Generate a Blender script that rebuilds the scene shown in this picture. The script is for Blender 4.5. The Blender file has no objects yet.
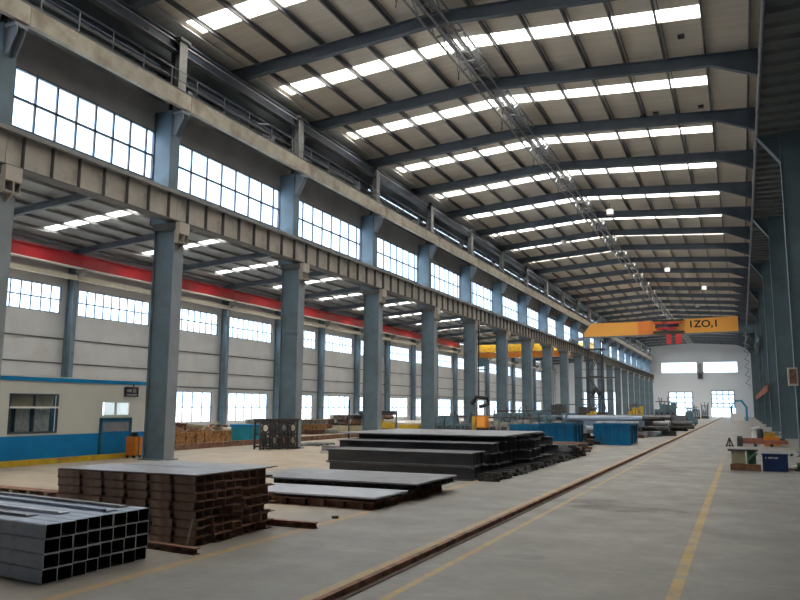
import bpy, bmesh, math, random
from mathutils import Vector, Matrix
R_ = random.Random(7)
S = bpy.context.scene
COL = S.collection
PI = math.pi

# ------------------------------------------------------------------ materials
def nodes(name):
    m = bpy.data.materials.new(name); m.use_nodes = True
    nt = m.node_tree; b = nt.nodes['Principled BSDF']
    return m, nt, b

def paint(name, rgb, rough=0.55, metal=0.0, var=0.18, scale=3.0, dirt=None, dirt_amt=0.5, dscale=2.0, spec=0.4, streak=False):
    m, nt, b = nodes(name)
    tc = nt.nodes.new('ShaderNodeTexCoord')
    n = nt.nodes.new('ShaderNodeTexNoise'); n.inputs['Scale'].default_value = scale; n.inputs['Detail'].default_value = 4
    src = tc.outputs['Object']
    if streak:
        mp = nt.nodes.new('ShaderNodeMapping'); mp.inputs['Scale'].default_value = (3, 3, 0.35)
        nt.links.new(src, mp.inputs[0]); src = mp.outputs[0]
    nt.links.new(src, n.inputs['Vector'])
    r = nt.nodes.new('ShaderNodeValToRGB')
    r.color_ramp.elements[0].position = 0.3; r.color_ramp.elements[1].position = 0.7
    r.color_ramp.elements[0].color = (*[c * (1 - var) for c in rgb], 1)
    r.color_ramp.elements[1].color = (*[min(1, c * (1 + var)) for c in rgb], 1)
    nt.links.new(n.outputs['Fac'], r.inputs[0])
    out = r.outputs[0]
    if dirt:
        n2 = nt.nodes.new('ShaderNodeTexNoise'); n2.inputs['Scale'].default_value = dscale; n2.inputs['Detail'].default_value = 6
        nt.links.new(src, n2.inputs['Vector'])
        r2 = nt.nodes.new('ShaderNodeValToRGB'); r2.color_ramp.elements[0].position = 0.5; r2.color_ramp.elements[1].position = 0.68
        r2.color_ramp.elements[0].color = (0, 0, 0, 1); r2.color_ramp.elements[1].color = (dirt_amt,) * 3 + (1,)
        nt.links.new(n2.outputs['Fac'], r2.inputs[0])
        mx = nt.nodes.new('ShaderNodeMix'); mx.data_type = 'RGBA'
        nt.links.new(r2.outputs[0], mx.inputs[0]); nt.links.new(out, mx.inputs[6]); mx.inputs[7].default_value = (*dirt, 1)
        out = mx.outputs[2]
    nt.links.new(out, b.inputs['Base Color'])
    b.inputs['Roughness'].default_value = rough; b.inputs['Metallic'].default_value = metal
    b.inputs['Specular IOR Level'].default_value = spec
    return m

M = {}
M['col'] = paint('column_paint', (0.13, 0.195, 0.25), 0.5, var=.12, scale=1.2, dirt=(.08, .08, .075), dirt_amt=.35, dscale=1.5)
M['col_lit'] = paint('column_paint_lit', (0.25, 0.29, 0.33), 0.45, var=.1, scale=1.2)  # lit copy of the column paint, light on nave-side faces put into colour
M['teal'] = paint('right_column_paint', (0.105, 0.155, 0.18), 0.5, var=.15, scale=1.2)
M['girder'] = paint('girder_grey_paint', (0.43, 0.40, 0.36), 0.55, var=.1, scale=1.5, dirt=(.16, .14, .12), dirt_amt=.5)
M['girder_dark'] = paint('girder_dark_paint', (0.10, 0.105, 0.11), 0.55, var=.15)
M['flange'] = paint('flange_paint', (0.30, 0.31, 0.31), 0.5, var=.12, scale=2, dirt=(.15, .13, .11), dirt_amt=.5)
M['upper'] = paint('upper_beam_paint', (0.40, 0.37, 0.31), 0.6, var=.14, scale=2.5, dirt=(.17, .13, .09), dirt_amt=.6, dscale=1.4)
M['rafter'] = paint('rafter_paint', (0.11, 0.14, 0.185), 0.5, var=.15, scale=1.5)
M['purlin'] = paint('purlin_paint', (0.15, 0.155, 0.165), 0.5, var=.15, scale=1.5)
M['truss'] = paint('galvanised_truss', (0.28, 0.30, 0.32), 0.4, metal=.3, var=.3, scale=4)
M['white_trim'] = paint('white_trim_sheet', (0.72, 0.72, 0.69), 0.5, var=.06)
M['clad'] = paint('grey_wall_cladding', (0.50, 0.525, 0.56), 0.6, var=.05, scale=.8, dirt=(.42, .42, .40), dirt_amt=.4, dscale=.7)
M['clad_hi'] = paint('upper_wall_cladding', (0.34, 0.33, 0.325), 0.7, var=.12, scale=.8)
M['endwall_hazed'] = paint('end_wall_hazed', (0.78, 0.83, 0.90), 0.6, var=.04, scale=.2)  # pale blue-white carries the far-end haze, painted into the wall colour
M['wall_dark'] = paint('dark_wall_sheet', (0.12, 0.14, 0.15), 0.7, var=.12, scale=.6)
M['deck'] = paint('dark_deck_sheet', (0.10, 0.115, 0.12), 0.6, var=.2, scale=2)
M['red'] = paint('red_paint', (0.40, 0.022, 0.032), 0.45, var=.12, scale=1.2)
M['beige'] = paint('beige_steel', (0.52, 0.49, 0.42), 0.6, var=.1)
M['blue'] = paint('blue_wainscot_paint', (0.0, 0.21, 0.55), 0.5, var=.12, scale=2)
M['blue_door'] = paint('blue_door_paint', (0.0, 0.17, 0.43), 0.45, var=.12, scale=2)
M['blue_trim'] = paint('blue_trim_paint', (0.0, 0.24, 0.56), 0.5, var=.08)
M['blue_box'] = paint('blue_crate_paint', (0.0, 0.145, 0.33), 0.5, var=.2, scale=2, dirt=(.02, .05, .08), dirt_amt=.6)
M['navy'] = paint('navy_paint', (0.015, 0.035, 0.13), 0.4, var=.15)
M['cyan'] = paint('cyan_drum', (0.02, 0.30, 0.42), 0.5, var=.1)
M['office'] = paint('office_panel_white', (0.62, 0.64, 0.61), 0.6, var=.04, scale=.8)
M['yellow'] = paint('yellow_paint', (0.60, 0.40, 0.03), 0.55, var=.15, scale=3, dirt=(.25, .17, .08), dirt_amt=.6)
M['crane'] = paint('crane_orange_paint', (1.0, 0.46, 0.09), 0.45, var=.05, scale=.6)
M['crane2'] = paint('crane_deep_orange', (0.90, 0.28, 0.06), 0.45, var=.05)
M['orange'] = paint('orange_paint', (0.72, 0.24, 0.03), 0.5, var=.12)
M['black'] = paint('black_rubber', (0.02, 0.02, 0.022), 0.6, var=.2)
M['dark'] = paint('dark_machine_steel', (0.055, 0.06, 0.07), 0.5, var=.4, scale=6, dirt=(.16, .10, .07), dirt_amt=.5, dscale=4)
M['machine'] = paint('grey_machine_paint', (0.30, 0.31, 0.30), 0.5, var=.3, scale=5, dirt=(.07, .07, .07), dirt_amt=.6, dscale=4)
M['machine_blue'] = paint('blue_grey_machine', (0.10, 0.17, 0.22), 0.5, var=.3, scale=5)
M['rust'] = paint('rusty_steel', (0.25, 0.135, 0.095), 0.8, var=.4, scale=5, dirt=(.07, .04, .03), dirt_amt=.8, dscale=7)
M['rust_web'] = paint('brown_scaled_steel', (0.43, 0.29, 0.22), 0.7, var=.3, scale=4, dirt=(.26, .19, .15), dirt_amt=.6, dscale=5)
M['rust_light'] = paint('rusty_scrap', (0.42, 0.23, 0.10), 0.9, var=.45, scale=7, dirt=(.12, .05, .03), dirt_amt=.85, dscale=5)
M['tube'] = paint('blue_grey_tube_steel', (0.33, 0.40, 0.52), 0.5, metal=.2, var=.18, scale=5, dirt=(.17, .17, .17), dirt_amt=.5, dscale=5)
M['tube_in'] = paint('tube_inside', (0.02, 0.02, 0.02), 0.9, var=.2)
M['plate'] = paint('grey_mill_plate', (0.27, 0.28, 0.31), 0.35, metal=.25, var=.2, scale=3, dirt=(.16, .14, .13), dirt_amt=.5)
M['plate_silver'] = paint('bright_mill_plate', (0.50, 0.53, 0.60), 0.35, metal=.2, var=.1, scale=4)
M['primer'] = paint('dark_primer', (0.10, 0.105, 0.12), 0.5, var=.15, scale=3)
M['primer_dk'] = paint('dark_raw_ends', (0.04, 0.038, 0.036), 0.6, var=.5, scale=9, dirt=(.16, .15, .14), dirt_amt=.5, dscale=10)
M['steel'] = paint('raw_grey_steel', (0.20, 0.22, 0.25), 0.45, metal=.3, var=.4, scale=5)
M['frame_w'] = paint('window_frame', (0.07, 0.09, 0.13), 0.5, var=.1)
M['rail'] = paint('rail_steel', (0.09, 0.05, 0.035), 0.6, var=.4, scale=6)
M['white'] = paint('white_paint', (0.8, 0.8, 0.8), 0.5, var=.05)
M['rust_pink'] = paint('red_oxide_steel', (0.36, 0.13, 0.09), 0.7, var=.3, scale=3)
M['wood'] = paint('brown_timber', (0.22, 0.11, 0.06), 0.7, var=.3, scale=6)
M['green'] = paint('dark_green_paint', (0.05, 0.13, 0.08), 0.5, var=.3)
M['olive'] = paint('beige_cabinet', (0.42, 0.38, 0.27), 0.6, var=.15)
M['stairs'] = paint('tower_steel', (0.05, 0.06, 0.075), 0.5, var=.3)
M['red_hook'] = paint('red_hook_paint', (0.6, 0.05, 0.06), 0.5, var=.15)
M['concrete'] = paint('outside_concrete', (0.16, 0.165, 0.15), 0.8, var=.1, scale=.3)
M['curtain'] = paint('office_curtain', (0.35, 0.38, 0.37), 0.8, var=.2, scale=8)
M['dark_teal'] = paint('dark_teal_cloth', (0.02, 0.09, 0.12), 0.8, var=.2)

def glass_mat():
    m = bpy.data.materials.new('window_glass'); m.use_nodes = True; nt = m.node_tree; nt.nodes.clear()
    o = nt.nodes.new('ShaderNodeOutputMaterial'); mx = nt.nodes.new('ShaderNodeMixShader')
    t = nt.nodes.new('ShaderNodeBsdfTransparent'); g = nt.nodes.new('ShaderNodeBsdfGlossy')
    t.inputs[0].default_value = (.93, .96, .98, 1); g.inputs['Roughness'].default_value = .08; mx.inputs[0].default_value = .05
    nt.links.new(t.outputs[0], mx.inputs[1]); nt.links.new(g.outputs[0], mx.inputs[2]); nt.links.new(mx.outputs[0], o.inputs[0])
    return m
M['glass'] = glass_mat()

def sky_mat():
    m = bpy.data.materials.new('skylight_sheet'); m.use_nodes = True; nt = m.node_tree; nt.nodes.clear()
    o = nt.nodes.new('ShaderNodeOutputMaterial'); mx = nt.nodes.new('ShaderNodeMixShader')
    t = nt.nodes.new('ShaderNodeBsdfTransparent'); g = nt.nodes.new('ShaderNodeBsdfTranslucent')
    t.inputs[0].default_value = (.95, .92, .86, 1); g.inputs[0].default_value = (.9, .87, .8, 1); mx.inputs[0].default_value = .3
    nt.links.new(t.outputs[0], mx.inputs[1]); nt.links.new(g.outputs[0], mx.inputs[2]); nt.links.new(mx.outputs[0], o.inputs[0])
    return m
M['sky'] = sky_mat()

def roof_mat():
    m, nt, b = nodes('roof_sheet')
    tc = nt.nodes.new('ShaderNodeTexCoord'); mp = nt.nodes.new('ShaderNodeMapping'); mp.inputs['Scale'].default_value = (.25, 3.2, 1)
    w = nt.nodes.new('ShaderNodeTexWave'); w.bands_direction = 'Y'; w.inputs['Scale'].default_value = .6; w.inputs['Distortion'].default_value = .4
    n = nt.nodes.new('ShaderNodeTexNoise'); n.inputs['Scale'].default_value = 1.2; n.inputs['Detail'].default_value = 5
    nt.links.new(tc.outputs['Object'], mp.inputs[0]); nt.links.new(mp.outputs[0], w.inputs['Vector']); nt.links.new(mp.outputs[0], n.inputs['Vector'])
    mx = nt.nodes.new('ShaderNodeMix'); mx.data_type = 'RGBA'
    r = nt.nodes.new('ShaderNodeValToRGB'); r.color_ramp.elements[0].position = .3; r.color_ramp.elements[1].position = .75
    r.color_ramp.elements[0].color = (.66, .615, .545, 1); r.color_ramp.elements[1].color = (.80, .76, .69, 1)
    nt.links.new(n.outputs['Fac'], r.inputs[0])
    r2 = nt.nodes.new('ShaderNodeValToRGB'); r2.color_ramp.elements[0].color = (.93, .93, .93, 1)
    nt.links.new(w.outputs['Fac'], r2.inputs[0])
    mx.blend_type = 'MULTIPLY'; mx.inputs[0].default_value = 1
    nt.links.new(r.outputs[0], mx.inputs[6]); nt.links.new(r2.outputs[0], mx.inputs[7])
    nt.links.new(mx.outputs[2], b.inputs['Base Color']); b.inputs['Roughness'].default_value = .65
    return m
M['roof'] = roof_mat()
M['roof2'] = paint('side_roof_sheet', (0.27, 0.30, 0.33), 0.55, var=.12, scale=.6)

def floor_mat():
    m, nt, b = nodes('concrete_floor')
    N = nt.nodes.new; L = nt.links.new
    tc = N('ShaderNodeTexCoord'); P = tc.outputs['Object']
    sp = N('ShaderNodeSeparateXYZ'); L(P, sp.inputs[0])
    def math_(op, a, b_=None, c=None):
        n = N('ShaderNodeMath'); n.operation = op
        for i, v in enumerate((a, b_, c)):
            if v is None: continue
            if isinstance(v, (int, float)): n.inputs[i].default_value = v
            else: L(v, n.inputs[i])
        return n.outputs[0]
    def noise(scale, det=5, vec=P, rough=.6):
        n = N('ShaderNodeTexNoise'); n.inputs['Scale'].default_value = scale; n.inputs['Detail'].default_value = det; n.inputs['Roughness'].default_value = rough
        L(vec, n.inputs['Vector']); return n.outputs['Fac']
    def ramp(f, a, b_, ca=(0, 0, 0, 1), cb=(1, 1, 1, 1)):
        r = N('ShaderNodeValToRGB'); r.color_ramp.elements[0].position = a; r.color_ramp.elements[1].position = b_
        r.color_ramp.elements[0].color = ca; r.color_ramp.elements[1].color = cb; L(f, r.inputs[0]); return r.outputs[0]
    def mix(f, A, B):
        x = N('ShaderNodeMix'); x.data_type = 'RGBA'
        if isinstance(f, (int, float)): x.inputs[0].default_value = f
        else: L(f, x.inputs[0])
        for s, v in ((6, A), (7, B)):
            if isinstance(v, tuple): x.inputs[s].default_value = v
            else: L(v, x.inputs[s])
        return x.outputs[2]
    base = ramp(noise(.35), .3, .7, (.185, .184, .178, 1), (.25, .246, .238, 1))
    fine = ramp(noise(7, 6), .3, .7, (.92, .92, .92, 1), (1.05, 1.05, 1.05, 1))
    mm = N('ShaderNodeMix'); mm.data_type = 'RGBA'; mm.blend_type = 'MULTIPLY'; mm.inputs[0].default_value = 1
    L(base, mm.inputs[6]); L(fine, mm.inputs[7]); c = mm.outputs[2]
    # sandy dust towards the storage side
    sx = math_('ADD', sp.outputs[0], math_('MULTIPLY', math_('SUBTRACT', noise(.5), .5), 2.5))
    mr = N('ShaderNodeMapRange'); mr.inputs[1].default_value = -8.5; mr.inputs[2].default_value = -5.8; mr.inputs[3].default_value = .85; mr.inputs[4].default_value = 0
    L(sx, mr.inputs[0])
    c = mix(mr.outputs[0], c, ramp(noise(1.1), .3, .7, (.36, .30, .23, 1), (.52, .44, .34, 1)))
    # expansion joints
    def band(v, centre, half):
        return math_('LESS_THAN', math_('ABSOLUTE', math_('SUBTRACT', v, centre)), half)
    jy = math_('LESS_THAN', math_('ABSOLUTE', math_('SUBTRACT', math_('MODULO', sp.outputs[1], 6.0), 3.0)), .012)
    c = mix(math_('MULTIPLY', jy, .45), c, (.12, .12, .11, 1))
    jx = band(sp.outputs[0], 1.0, .012)
    c = mix(math_('MULTIPLY', jx, .5), c, (.12, .12, .11, 1))
    # stains
    mp = N('ShaderNodeMapping'); mp.inputs['Scale'].default_value = (1.0, .5, 1); L(P, mp.inputs[0])
    st = ramp(noise(.9, 6, mp.outputs[0], .7), .60, .72)
    c = mix(math_('MULTIPLY', st, .38), c, (.13, .125, .12, 1))
    def blob(x, y, rx, ry, amt, col):
        nonlocal c
        dx = math_('DIVIDE', math_('SUBTRACT', sp.outputs[0], x), rx); dy = math_('DIVIDE', math_('SUBTRACT', sp.outputs[1], y), ry)
        d = math_('ADD', math_('MULTIPLY', dx, dx), math_('MULTIPLY', dy, dy))
        d = math_('ADD', d, math_('MULTIPLY', math_('SUBTRACT', noise(2.2, 6), .5), 2.2))
        mr_ = N('ShaderNodeMapRange'); mr_.inputs[1].default_value = 1.0; mr_.inputs[2].default_value = .3; mr_.inputs[3].default_value = 0; mr_.inputs[4].default_value = amt
        L(d, mr_.inputs[0]); c = mix(mr_.outputs[0], c, col)
    blob(-2.1, 14.4, 1.15, .6, .95, (.09, .085, .08, 1))
    blob(-2.75, 15.2, .9, .45, .8, (.11, .10, .10, 1))
    blob(-2.5, 9.3, .35, .2, .5, (.12, .11, .11, 1))
    blob(-2.2, 24.3, 1.0, 1.3, .7, (.13, .12, .11, 1))
    # yellow floor lines, worn
    wear = ramp(noise(5, 8, P, .75), .36, .60)
    for xc, hw, amt, col in ((-.70, .06, .72, (.50, .32, .06, 1)), (-3.18, .045, .66, (.50, .32, .09, 1)), (-3.84, .06, .6, (.50, .32, .10, 1)), (-6.0, .07, .55, (.50, .29, .08, 1))):
        wob = math_('ADD', sp.outputs[0], math_('MULTIPLY', math_('SUBTRACT', noise(8), .5), .02))
        f = math_('MULTIPLY', band(wob, xc, hw), math_('ADD', math_('MULTIPLY', wear, amt), .18))
        if xc == -.70:
            f = math_('MULTIPLY', f, math_('ADD', math_('MULTIPLY', math_('LESS_THAN', sp.outputs[1], 27), .75), .25))
        c = mix(f, c, col)
    L(c, b.inputs['Base Color'])
    rr = ramp(noise(1.3), .3, .7, (.38, .38, .38, 1), (.62, .62, .62, 1)); L(rr, b.inputs['Roughness'])
    b.inputs['Specular IOR Level'].default_value = .35
    bp = N('ShaderNodeBump'); bp.inputs['Strength'].default_value = .05; bp.inputs['Distance'].default_value = .01
    L(noise(9, 4), bp.inputs['Height']); L(bp.outputs[0], b.inputs['Normal'])
    return m
M['floor'] = floor_mat()

# ------------------------------------------------------------------ mesh builder
class MB:
    def __init__(s): s.v = []; s.f = []; s.m = []
    def box(s, x0, x1, y0, y1, z0, z1, mi=0):
        n = len(s.v)
        s.v += [(x0, y0, z0), (x1, y0, z0), (x1, y1, z0), (x0, y1, z0), (x0, y0, z1), (x1, y0, z1), (x1, y1, z1), (x0, y1, z1)]
        s.f += [(n, n+3, n+2, n+1), (n+4, n+5, n+6, n+7), (n, n+1, n+5, n+4), (n+1, n+2, n+6, n+5), (n+2, n+3, n+7, n+6), (n+3, n, n+4, n+7)]
        s.m += [mi]*6; return s
    def bar(s, a, b, w, h=None, mi=0, up=(0, 0, 1)):
        h = h or w; a = Vector(a); b = Vector(b); d = (b-a).normalized(); u = Vector(up)
        if abs(d.dot(u)) > .98: u = Vector((0, 1, 0))
        r = d.cross(u).normalized(); u = r.cross(d).normalized(); n = len(s.v)
        for p in (a, b):
            for (i, j) in ((-1, -1), (1, -1), (1, 1), (-1, 1)): s.v.append(tuple(p + r*i*w/2 + u*j*h/2))
        s.f += [(n, n+1, n+2, n+3), (n+7, n+6, n+5, n+4)] + [(n+i, n+4+i, n+4+(i+1) % 4, n+(i+1) % 4) for i in range(4)]
        s.m += [mi]*6; return s
    def prism(s, prof, axis, a0, a1, mi=0):
        # prof: list of 2D points; axis 'y': (x,z) extruded along y; 'x': (y,z); 'z': (x,y)
        n = len(s.v); k = len(prof)
        mk = {'y': lambda p, t: (p[0], t, p[1]), 'x': lambda p, t: (t, p[0], p[1]), 'z': lambda p, t: (p[0], p[1], t)}[axis]
        for t in (a0, a1):
            for p in prof: s.v.append(mk(p, t))
        s.f += [tuple(range(n, n+k)), tuple(range(n+2*k-1, n+k-1, -1))]; s.m += [mi]*2
        for i in range(k):
            s.f.append((n+i, n+k+i, n+k+(i+1) % k, n+(i+1) % k)); s.m.append(mi)
        return s
    def tube(s, pts, r, seg=8, mi=0):
        pts = [Vector(p) for p in pts]; n0 = len(s.v)
        for i, p in enumerate(pts):
            d = (pts[min(i+1, len(pts)-1)] - pts[max(i-1, 0)]).normalized()
            u = Vector((0, 0, 1)) if abs(d.z) < .9 else Vector((1, 0, 0))
            a = d.cross(u).normalized(); b = a.cross(d).normalized()
            for k in range(seg):
                t = 2*PI*k/seg; s.v.append(tuple(p + a*math.cos(t)*r + b*math.sin(t)*r))
        for i in range(len(pts)-1):
            for k in range(seg):
                s.f.append((n0+i*seg+k, n0+i*seg+(k+1) % seg, n0+(i+1)*seg+(k+1) % seg, n0+(i+1)*seg+k)); s.m.append(mi)
        s.f.append(tuple(n0+k for k in reversed(range(seg)))); s.m.append(mi)
        e = n0+(len(pts)-1)*seg; s.f.append(tuple(e+k for k in range(seg))); s.m.append(mi)
        return s
    def xf(s, mat, start=0):
        for i in range(start, len(s.v)): s.v[i] = tuple(mat @ Vector(s.v[i]))
        return s
    def build(s, name, mats, parent=None, loc=(0, 0, 0), rz=0, fix=True):
        me = bpy.data.meshes.new(name); me.from_pydata(s.v, [], s.f)
        if not isinstance(mats, (list, tuple)): mats = [mats]
        for mm in mats: me.materials.append(M[mm])
        me.polygons.foreach_set('material_index', s.m)
        if fix:
            bm = bmesh.new(); bm.from_mesh(me); bmesh.ops.recalc_face_normals(bm, faces=bm.faces); bm.to_mesh(me); bm.free()
        me.update()
        o = bpy.data.objects.new(name, me); COL.objects.link(o)
        o.location = loc; o.rotation_euler = (0, 0, rz)
        if parent: o.parent = parent
        return o

def tag(o, label, cat, group=None, kind=None):
    o['label'] = label; o['category'] = cat
    if group: o['group'] = group
    if kind: o['kind'] = kind
    return o
def struct(o, label=None):
    o['kind'] = 'structure'
    if label: o['label'] = label
    return o
def empty(name, loc=(0, 0, 0), rz=0):
    o = bpy.data.objects.new(name, None); COL.objects.link(o); o.location = loc; o.rotation_euler = (0, 0, rz)
    o.empty_display_size = .1
    return o
def thing(name, label, cat, loc=(0, 0, 0), rz=0, group=None):
    return tag(empty(name, loc, rz), label, cat, group)
KIDS = {}
def copy_tree(o, loc=None, parent=None):
    c = o.copy(); COL.objects.link(c)
    if parent: c.parent = parent
    if loc is not None: c.location = loc
    for ch in list(o.children): copy_tree(ch, None, c)
    return c
def hbeam_prof(w, h, tf, tw):   # I section in 2D, flanges horizontal
    return [(-w/2, 0), (w/2, 0), (w/2, tf), (tw/2, tf), (tw/2, h-tf), (w/2, h-tf), (w/2, h), (-w/2, h), (-w/2, h-tf), (-tw/2, h-tf), (-tw/2, tf), (-w/2, tf)]
ORD = ['first', 'second', 'third', 'fourth', 'fifth', 'sixth', 'seventh', 'eighth', 'ninth', 'tenth', 'eleventh', 'twelfth', 'thirteenth', 'fourteenth', 'fifteenth', 'sixteenth', 'seventeenth', 'eighteenth', 'nineteenth', 'twentieth', 'twenty-first', 'twenty-second', 'twenty-third', 'twenty-fourth', 'twenty-fifth', 'twenty-sixth', 'twenty-seventh', 'twenty-eighth']

# ------------------------------------------------------------------ layout numbers
YC = [13.5] + [20.2 + 8*i for i in range(20)]          # far edge of each column of the left row
YEND = 176.0
YN = -8.0                                              # wall behind the camera
XR = 3.9                                               # right wall
RAF = [23.7 + 6.1*(k-1) for k in range(-2, 26)]        # nave rafters
XL_E, Z_E, X_RG, Z_RG = -18.3, 15.25, -9.3, 15.85
def roofz(x):
    return Z_E + (x-XL_E)/(X_RG-XL_E)*(Z_RG-Z_E) if x < X_RG else Z_RG - (x-X_RG)/9.0*(Z_RG-Z_E)

# ------------------------------------------------------------------ floor / outside ground
struct(MB().box(-39.6, XR, YN, YEND, -.2, 0).build('floor', 'floor'), 'grey concrete workshop floor with worn yellow lines')
struct(MB().box(-110, 60, -60, 330, -.45, -.22).build('ground', 'concrete'), 'pale ground outside the building')

# ------------------------------------------------------------------ nave ceiling sheets with gaps for skylights
SKY_Y = [(a+b)/2 - .15 for a, b in zip(RAF[:-1], RAF[1:])]
SW = .47
edges = [YN]
for y in SKY_Y: edges += [y-SW, y+SW]
edges.append(YEND)
b = MB()
for i in range(0, len(edges)-1, 2):
    y0, y1 = edges[i], edges[i+1]
    for xa, xb in ((XL_E-.7, X_RG), (X_RG, -.6)):
        za, zb = roofz(xa)+.22, roofz(xb)+.22
        b.prism([(xa, za), (xb, zb), (xb, zb+.05), (xa, za+.05)], 'y', y0, y1)
for y in SKY_Y: b.prism([(XL_E-.7, roofz(XL_E-.7)+.22), (-17.6, roofz(-17.6)+.22), (-17.6, roofz(-17.6)+.27), (XL_E-.7, roofz(XL_E-.7)+.27)], 'y', y-SW, y+SW)
xa, xb = -.6, XR
b.prism([(xa, roofz(xa)+.22), (xb, roofz(xb)+.22), (xb, roofz(xb)+.27), (xa, roofz(xa)+.27)], 'y', YN, YEND)
struct(b.build('ceiling', 'roof'), 'beige corrugated roof sheeting of the main hall')
n = 0
for i, y in enumerate(SKY_Y):
    sk = thing('skylight', f'{ORD[i]} translucent white skylight strip across the main hall roof, counted from the camera end', 'skylight', (0, y, 0), 0, 'skylight strips across the main roof')
    for xa, xb in ((-17.6, X_RG), (X_RG, -.6)):
        za, zb = roofz(xa)+.235, roofz(xb)+.235
        MB().prism([(xa, za), (xb, zb), (xb, zb+.012), (xa, za+.012)], 'y', -SW, SW).build('translucent_sheet', 'sky', sk)

# rafters
def rafter():
    t = thing('roof_rafter', '', 'roof beam', (0, 0, 0), 0, 'steel rafters of the main hall roof')
    web, lo, up = MB(), MB(), MB()
    X = [XL_E, X_RG, -.4, XR]
    D = [.42, .42, .42, 1.15]
    for i in range(3):
        xa, xb = X[i], X[i+1]; za, zb = roofz(xa), roofz(xb); da, db = D[i], D[i+1]
        if i == 2: xb = 1.25; zb = roofz(xb); db = 1.0
        web.prism([(xa, za-da), (xb, zb-db), (xb, zb), (xa, za)], 'y', -.012, .012)
        lo.prism([(xa, za-da-.025), (xb, zb-db-.025), (xb, zb-db), (xa, za-da)], 'y', -.12, .12)
        up.prism([(xa, za-.0), (xb, zb), (xb, zb+.025), (xa, za+.025)], 'y', -.12, .12)
    web.build('web', 'rafter', t); lo.build('bottom_flange', 'rafter', t); up.build('top_flange', 'rafter', t)
    return t
r0 = rafter()
for i, y in enumerate(RAF):
    o = r0 if i == 0 else copy_tree(r0)
    o.location = (0, y, 0)
    o['label'] = f'dark steel rafter of the main roof with haunched right end, {ORD[i]} from the camera end'
# purlins
PX = [-.58 - 1.5*i for i in range(12)] + [.95, 2.4]
for i, x in enumerate(sorted(PX)):
    z = roofz(x)+.03
    p = MB()
    p.box(x-.035, x+.035, YN, YEND, z, z+.02).box(x-.035, x-.02, YN, YEND, z+.02, z+.19).box(x-.035, x+.035, YN, YEND, z+.17, z+.19)
    if -17 < x < -1: p.box(x+.13, x+.16, YN, YEND, z+.10, z+.13)  # extra thin bar added to draw the shadow line beside the purlin
    tag(p.build('roof_purlin', 'purlin'), f'long galvanised purlin under the main roof, {ORD[i]} from the left wall', 'purlin', 'long purlins of the main roof')
# ridge lattice (per rafter bay)
def ridge():
    t = thing('ridge_truss', '', 'roof truss', (0, 0, 0), 0, 'lattice trusses hung under the roof ridge')
    L = 6.04
    ch = MB(); zz = MB()
    for x in (-.42, 0, .42):
        for z in (0, -.48):
            ch.tube([(x, 0, z), (x, L, z)], .05, 6)
    n_ = 8
    for k in range(n_):
        y0, y1 = k*L/n_, (k+1)*L/n_
        for x in (-.42, .42):
            a, c = ((0, -.48) if k % 2 == 0 else (-.48, 0))
            zz.tube([(x, y0, a), (x, y1, c)], .028, 5)
        zz.tube([(-.42, y0, 0), (.42, y1 if k % 2 else y0, 0)], .024, 5)
        zz.tube([(-.42, y0, -.48), (.42, y0, -.48)], .014, 5)
    ch.build('chords', 'truss', t); zz.build('lacing', 'truss', t)
    cb = MB()
    rr = random.Random(3)
    for k in range(2):
        y = rr.uniform(.4, L-.8); x = rr.uniform(-.6, .6); w = rr.uniform(.3, .7); d = rr.uniform(.25, .55)
        cb.tube([(x, y, -.45), (x+.05, y+w*.25, -.45-d*.8), (x, y+w*.5, -.45-d), (x-.05, y+w*.75, -.45-d*.8), (x, y+w, -.45)], .014, 5)
    cb.build('hanging_cable', 'black', t)
    return t
rt = ridge()
for i, y in enumerate(RAF[:-1]):
    o = rt if i == 0 else copy_tree(rt)
    o.location = (X_RG+.05, y+.0, Z_RG-.02)
    o['label'] = f'grey lattice truss with looping cables under the ridge, {ORD[i]} section from the camera end'
for i, (x, y) in enumerate(((-7.6, 52), (-12.5, 60), (-5.9, 76), (-3.1, 88), (-4.6, 104))):
    t = thing('high_bay_lamp', f'white high bay lamp hanging under the main roof, {ORD[i]} of five from the camera', 'lamp', (x, y, roofz(x)-.45), 0, 'lamps under the main roof')
    MB().tube([(0, 0, .5), (0, 0, 0)], .02, 6).build('hanger', 'black', t)
    MB().tube([(0, 0, .05), (0, 0, -.02), (0, 0, -.3)], .24, 12).build('shade', 'white', t)
for i, lab in enumerate(('nearest and high among the front purlins', 'left one of the pair past the second rafter', 'middle one past the second rafter', 'right one of the pair past the second rafter')):
    x, y = ((-1.35, 21.3+7.0), (-3.6, 36.2), (-3.0, 36.0), (-1.0, 35.6))[i]
    tag(MB().box(x-.12, x+.12, y-.15, y+.15, roofz(x)+.16, roofz(x)+.218).build('junction_box', 'dark'), f'small dark junction box on the roof, {lab}', 'junction box', 'dark boxes on the roof sheets')

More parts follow.
